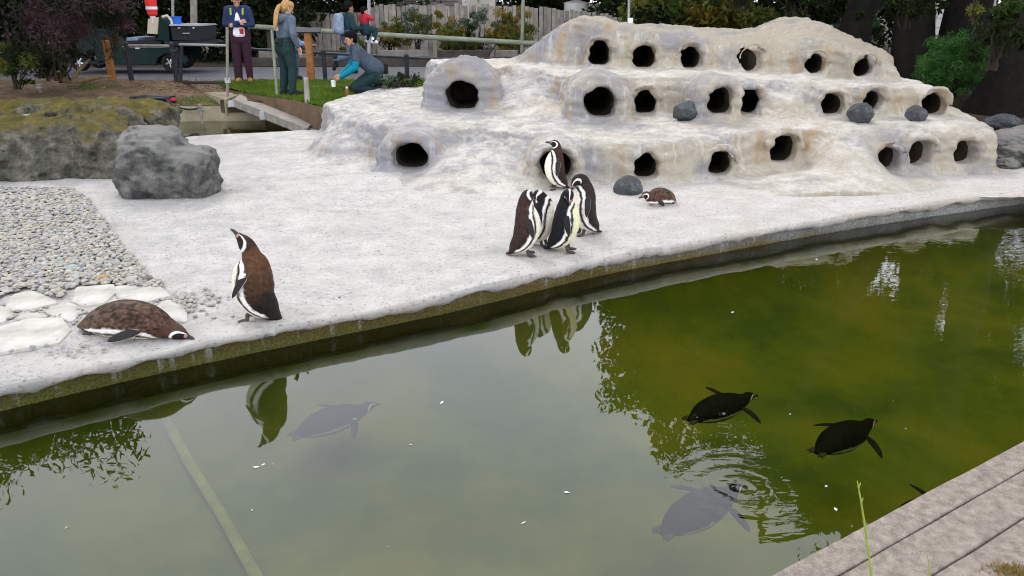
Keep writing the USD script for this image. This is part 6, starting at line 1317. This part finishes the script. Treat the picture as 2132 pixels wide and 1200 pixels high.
# submerged pipe and bits of down on the water
pu = thing('sunken_pipe', 'pale algae covered pipe lying on the pool floor towards the camera', 'pipe'); a = [on_z(345, 872, -.44), on_z(395, 965, -.60), on_z(455, 1060, -.70), on_z(545, 1220, -.72), on_z(600, 1320, -.72)]
plain('pipe_pale', (0.20, 0.24, 0.07), 0.8, var=.4, scale=8)
plain('pipe_green', (0.05, 0.075, 0.015), 0.8, var=.4, scale=8)
put(pu, 'tube', tube(a, [(.032, .016)] * 5, 12), 'pipe_pale', smooth=50)
rng = np.random.default_rng(3); q = np.array([on_z(u, v, ZW + .004) for u, v in [(525, 1062), (1090, 1088), (808, 1138), (533, 972), (548, 967), (568, 966), (1585, 765), (1645, 862), (1860, 834), (1886, 893), (1525, 650), (1720, 1012), (1180, 1025), (855, 925), (920, 838), (1740, 1060), (1700, 540), (1640, 530), (138, 1098)] for _ in range(1)])
fl = leaves(np.repeat(q, 1, 0), .025, rng, 0, .5); vv = np.array(fl.vertices); vv[:, 2] = ZW + .003 + (vv[:, 2] - ZW) * .05; single('floating_down', tm(vv, fl.faces), 'white_cloth', 'white specks of down floating on the pool', 'feathers', kind='stuff', smooth=False)
# twigs, droppings and down scattered over the concrete
rng = np.random.default_rng(14); n = 420; q = np.c_[rng.uniform(-3.6, 5.5, n), rng.uniform(4.6, 11.5, n)]; q = q[(q[:, 1] > edge_y(q[:, 0]) + .12)]; zc_ = np.array([mound_top(x, y, .05) for x, y in q]); ok = zc_ < .16; q, zc_ = q[ok], zc_[ok]
def chips(q, z, size, seed, asp):
    r = np.random.default_rng(seed); lf = leaves(np.c_[q, z], size, r, 0, asp); v = np.array(lf.vertices); zz_ = np.repeat(z, 4); v[:, 2] = zz_ + .014 + (v[:, 2] - zz_) * .2; return tm(v, lf.faces)
h = len(q) * 2 // 3
single('ground_debris', chips(q[:h], zc_[:h], .035, 1, .3), 'bark', 'small dark twigs and bits of debris scattered on the concrete', 'debris', kind='stuff', smooth=False)
single('moulted_feathers', chips(q[h:], zc_[h:], .030, 2, .5), 'white_cloth', 'small white moulted feathers scattered on the concrete', 'feathers', kind='stuff', smooth=False)
# grass stems by the deck
sm = thing('grass_stem', 'single tall green grass stem rising in front of the plank deck', 'grass stem'); a = [on_y(1822, 1260, 1.95), on_y(1812, 1180, 1.93), on_y(1800, 1090, 1.91), on_y(1792, 1040, 1.90), on_y(1785, 1002, 1.90)]
plain('stem_green', (0.20, 0.26, 0.04), .5, var=.2, scale=30)
put(sm, 'stalk', tube(a, [.0035, .0034, .003, .0026, .0014], 6), 'stem_green', smooth=50); put(sm, 'spikelet', cat([tube([lerp(a[2], a[4], tq), lerp(a[2], a[4], tq) + (.004 * s_, 0, .016)], [.0032, .001], 6) for tq, s_ in ((.25, -1), (.5, 1), (.7, -1), (.85, 1))]), 'stem_green', smooth=50)
sm = thing('grass_stem', 'short thin grass stem at the bottom edge right of the tall one', 'grass stem'); put(sm, 'stalk', tube([on_y(1939, 1260, 1.95), on_y(1936, 1200, 1.95), on_y(1931, 1155, 1.94)], [.0022, .002, .001], 6), 'stem_green', smooth=50)
rng = np.random.default_rng(8); c = on_z(2110, 1190, .305); p = rng.normal(size=(260, 2)) * (.035, .018) + c[:2]; single('dry_tuft', blades(p, np.full(260, .300), .022, rng, .003), 'dry_grass', 'tuft of dry brown grass on the plank deck at the lower right corner', 'grass', kind='stuff', smooth=False)
# the utility cart
plain('cart_green', (0.005, 0.014, 0.014), 0.30, var=.2, scale=8, coat=.4)
plain('cart_seat', (0.50, 0.44, 0.34), 0.6, var=.15, scale=8)
plain('rubber', (0.018, 0.018, 0.018), .85, var=.3, scale=20)
plain('chrome', (0.55, 0.56, 0.57), .3, metal=.8, var=.1)
plain('red_plastic', (0.62, 0.035, 0.03), .4, var=.12, scale=10)
plain('blue_plastic', (0.02, 0.12, 0.55), .45, var=.1)
yc = 18.2; Cx = lambda u, v=150: on_y(u, v, yc)[0]; Cz = lambda v, u=300: on_y(u, v, yc)[2]
g0 = Cz(150)
cart = thing('utility_cart', 'dark green utility golf cart parked on the road behind the fence', 'golf cart', None, (Cx(255), yc, .49)); o_ = np.array([Cx(255), yc, .49])
def cp(u, v, dy=0.0): return on_y(u, v, yc) + (0, dy, 0) - o_
def panel(pix, y0, y1): 
    pts = [cp(u, v) for u, v in pix]; m = trimesh.creation.extrude_polygon(Polygon([(p[0], p[2]) for p in pts]), y1 - y0, engine='earcut'); v = np.array(m.vertices); v = np.c_[v[:, 0], -v[:, 2] + y1, v[:, 1]]; return tm(v, m.faces)
put(cart, 'body_side', panel([(215, 128), (200, 110), (192, 92), (197, 80), (245, 96), (330, 97), (352, 99), (372, 108), (392, 126), (384, 132), (362, 128), (357, 112), (340, 112), (326, 122), (322, 135), (210, 133)], .02, .10), 'cart_green')
put(cart, 'body_side', panel([(215, 128), (200, 110), (192, 92), (197, 80), (245, 96), (330, 97), (352, 99), (372, 108), (392, 126), (384, 132), (362, 128), (357, 112), (340, 112), (326, 122), (322, 135), (210, 133)], 1.05, 1.13), 'cart_green')
put(cart, 'floor', panel([(180, 128), (322, 132), (322, 137), (180, 134)], .103, 1.047), 'steel_black'); put(cart, 'front_cowl', panel([(150, 118), (168, 64), (192, 60), (196, 92), (212, 126), (200, 130), (192, 100)], .05, 1.10), 'cart_green')
put(cart, 'bumper_strip', panel([(255, 97), (344, 98), (344, 99.5), (255, 98.5)], .005, .018), 'chrome'); put(cart, 'maker_plate', panel([(281, 99.5), (290, 99.5), (290, 102.5), (281, 102.5)], .008, .018), 'chrome')
put(cart, 'seat', panel([(255, 86), (300, 84), (330, 88), (330, 97), (256, 97)], .11, 1.04), 'steel_black'); put(cart, 'seat_cushion', panel([(258, 79), (282, 80), (280, 90), (258, 92)], .12, 1.03), 'blue_plastic' if False else 'greyblue_cloth')
put(cart, 'seat_back', panel([(302, 40), (325, 36), (322, 72), (300, 71)], .15, .55), 'cart_seat'); put(cart, 'seat_back', panel([(302, 40), (325, 36), (322, 72), (300, 71)], .60, 1.0), 'cart_seat'); put(cart, 'seat_shell', panel([(326, 36), (346, 52), (348, 86), (324, 84)], .12, 1.03), 'cart_green')
put(cart, 'handrail', tube([cp(334, 36, .1), cp(344, 33, .1), cp(352, 42, .1), cp(355, 55, .1)], .03, 8), 'cart_seat', smooth=50); put(cart, 'cargo_box', panel([(352, 55), (415, 55), (413, 86), (356, 84)], .08, 1.08), 'steel_black'); put(cart, 'box_lid', panel([(350, 51), (412, 52), (416, 55), (350, 54.5)], .05, 1.11), 'chrome'); put(cart, 'cargo_bed', panel([(340, 86), (420, 87), (432, 92), (430, 97), (345, 96)], .0, 1.15), 'steel_black')
for u0 in (368, 398):
    put(cart, 'box_latch', panel([(u0, 57), (u0 + 5, 57), (u0 + 5, 60), (u0, 60)], .06, .08), 'chrome')
put(cart, 'box_handle', panel([(378, 69), (392, 69), (392, 71), (378, 71)], .055, .08), 'chrome')
put(cart, 'steering_wheel', rot(trimesh.creation.torus(.17, .016), (0, 1, 0), -.9, (0, 0, 0)).apply_translation(cp(222, 72, .38)), 'steel_black', smooth=50); put(cart, 'steering_column', tube([cp(222, 72, .38), cp(196, 98, .38)], .025, 8), 'steel_black')
def wheel(u, y):
    c = cp(u, 131, 0); c[1] = y; R = abs(cp(u, 150)[2] - c[2]) * .98
    prof = np.array([(R * .62, -.09), (R * .9, -.095), (R, -.06), (R, .06), (R * .9, .095), (R * .62, .09)]); m = trimesh.creation.revolve(np.vstack([prof, prof[:1]]), sections=36); wp = put(cart, 'wheel', mv(rot(m, (1, 0, 0), PI / 2), c), 'rubber', smooth=40)
    rim = mv(rot(trimesh.creation.cylinder(R * .60, .10, sections=30), (1, 0, 0), PI / 2), c); put(wp, 'rim', rim, 'steel_black', smooth=40)
    sp = [rot(mv(boxm(R * .14, R * .56, -.065, -.052, -R * .085, R * .085, .004), (0, 0, 0)), (0, 1, 0), a) for a in np.arange(5) * 2 * PI / 5 + .3] + [rot(trimesh.creation.cylinder(R * .17, .02, sections=16), (1, 0, 0), PI / 2).apply_translation((0, -.062, 0))]
    put(wp, 'spokes', mv(cat(sp), c), 'chrome', smooth=30)
for u in (160, 350):
    wheel(u, .16); wheel(u, .99)
bl = thing('blue_bucket', 'bright blue plastic tub standing on the cart\'s cargo box', 'tub', None, tuple(on_y(366, 49.5, yc + .4))); put(bl, 'tub_body', tube([(0, 0, -.01), (0, 0, .13)], [.11, .13], 16), 'blue_plastic', smooth=40); put(bl, 'rim', tube([(0, 0, .13), (0, 0, .15)], .14, 16), 'blue_plastic', smooth=40)
rb = thing('red_canister', 'red container with a white band standing on the cart above the seat', 'canister', None, tuple(on_y(318, 34, yc + .2)))
put(rb, 'shell', tube([(0, 0, .0), (0, 0, .04), (0, 0, .30), (0, 0, .42), (0, 0, .46)], [.06, .105, .125, .12, .07], 18), 'red_plastic', smooth=40); put(rb, 'label_band', tube([(0, 0, .14), (0, 0, .20)], .1205, 18, cap=False), 'white_cloth', smooth=40); put(rb, 'neck', tube([(0, 0, -.16), (0, 0, .0)], [.05, .06], 12), 'white_cloth', smooth=40)
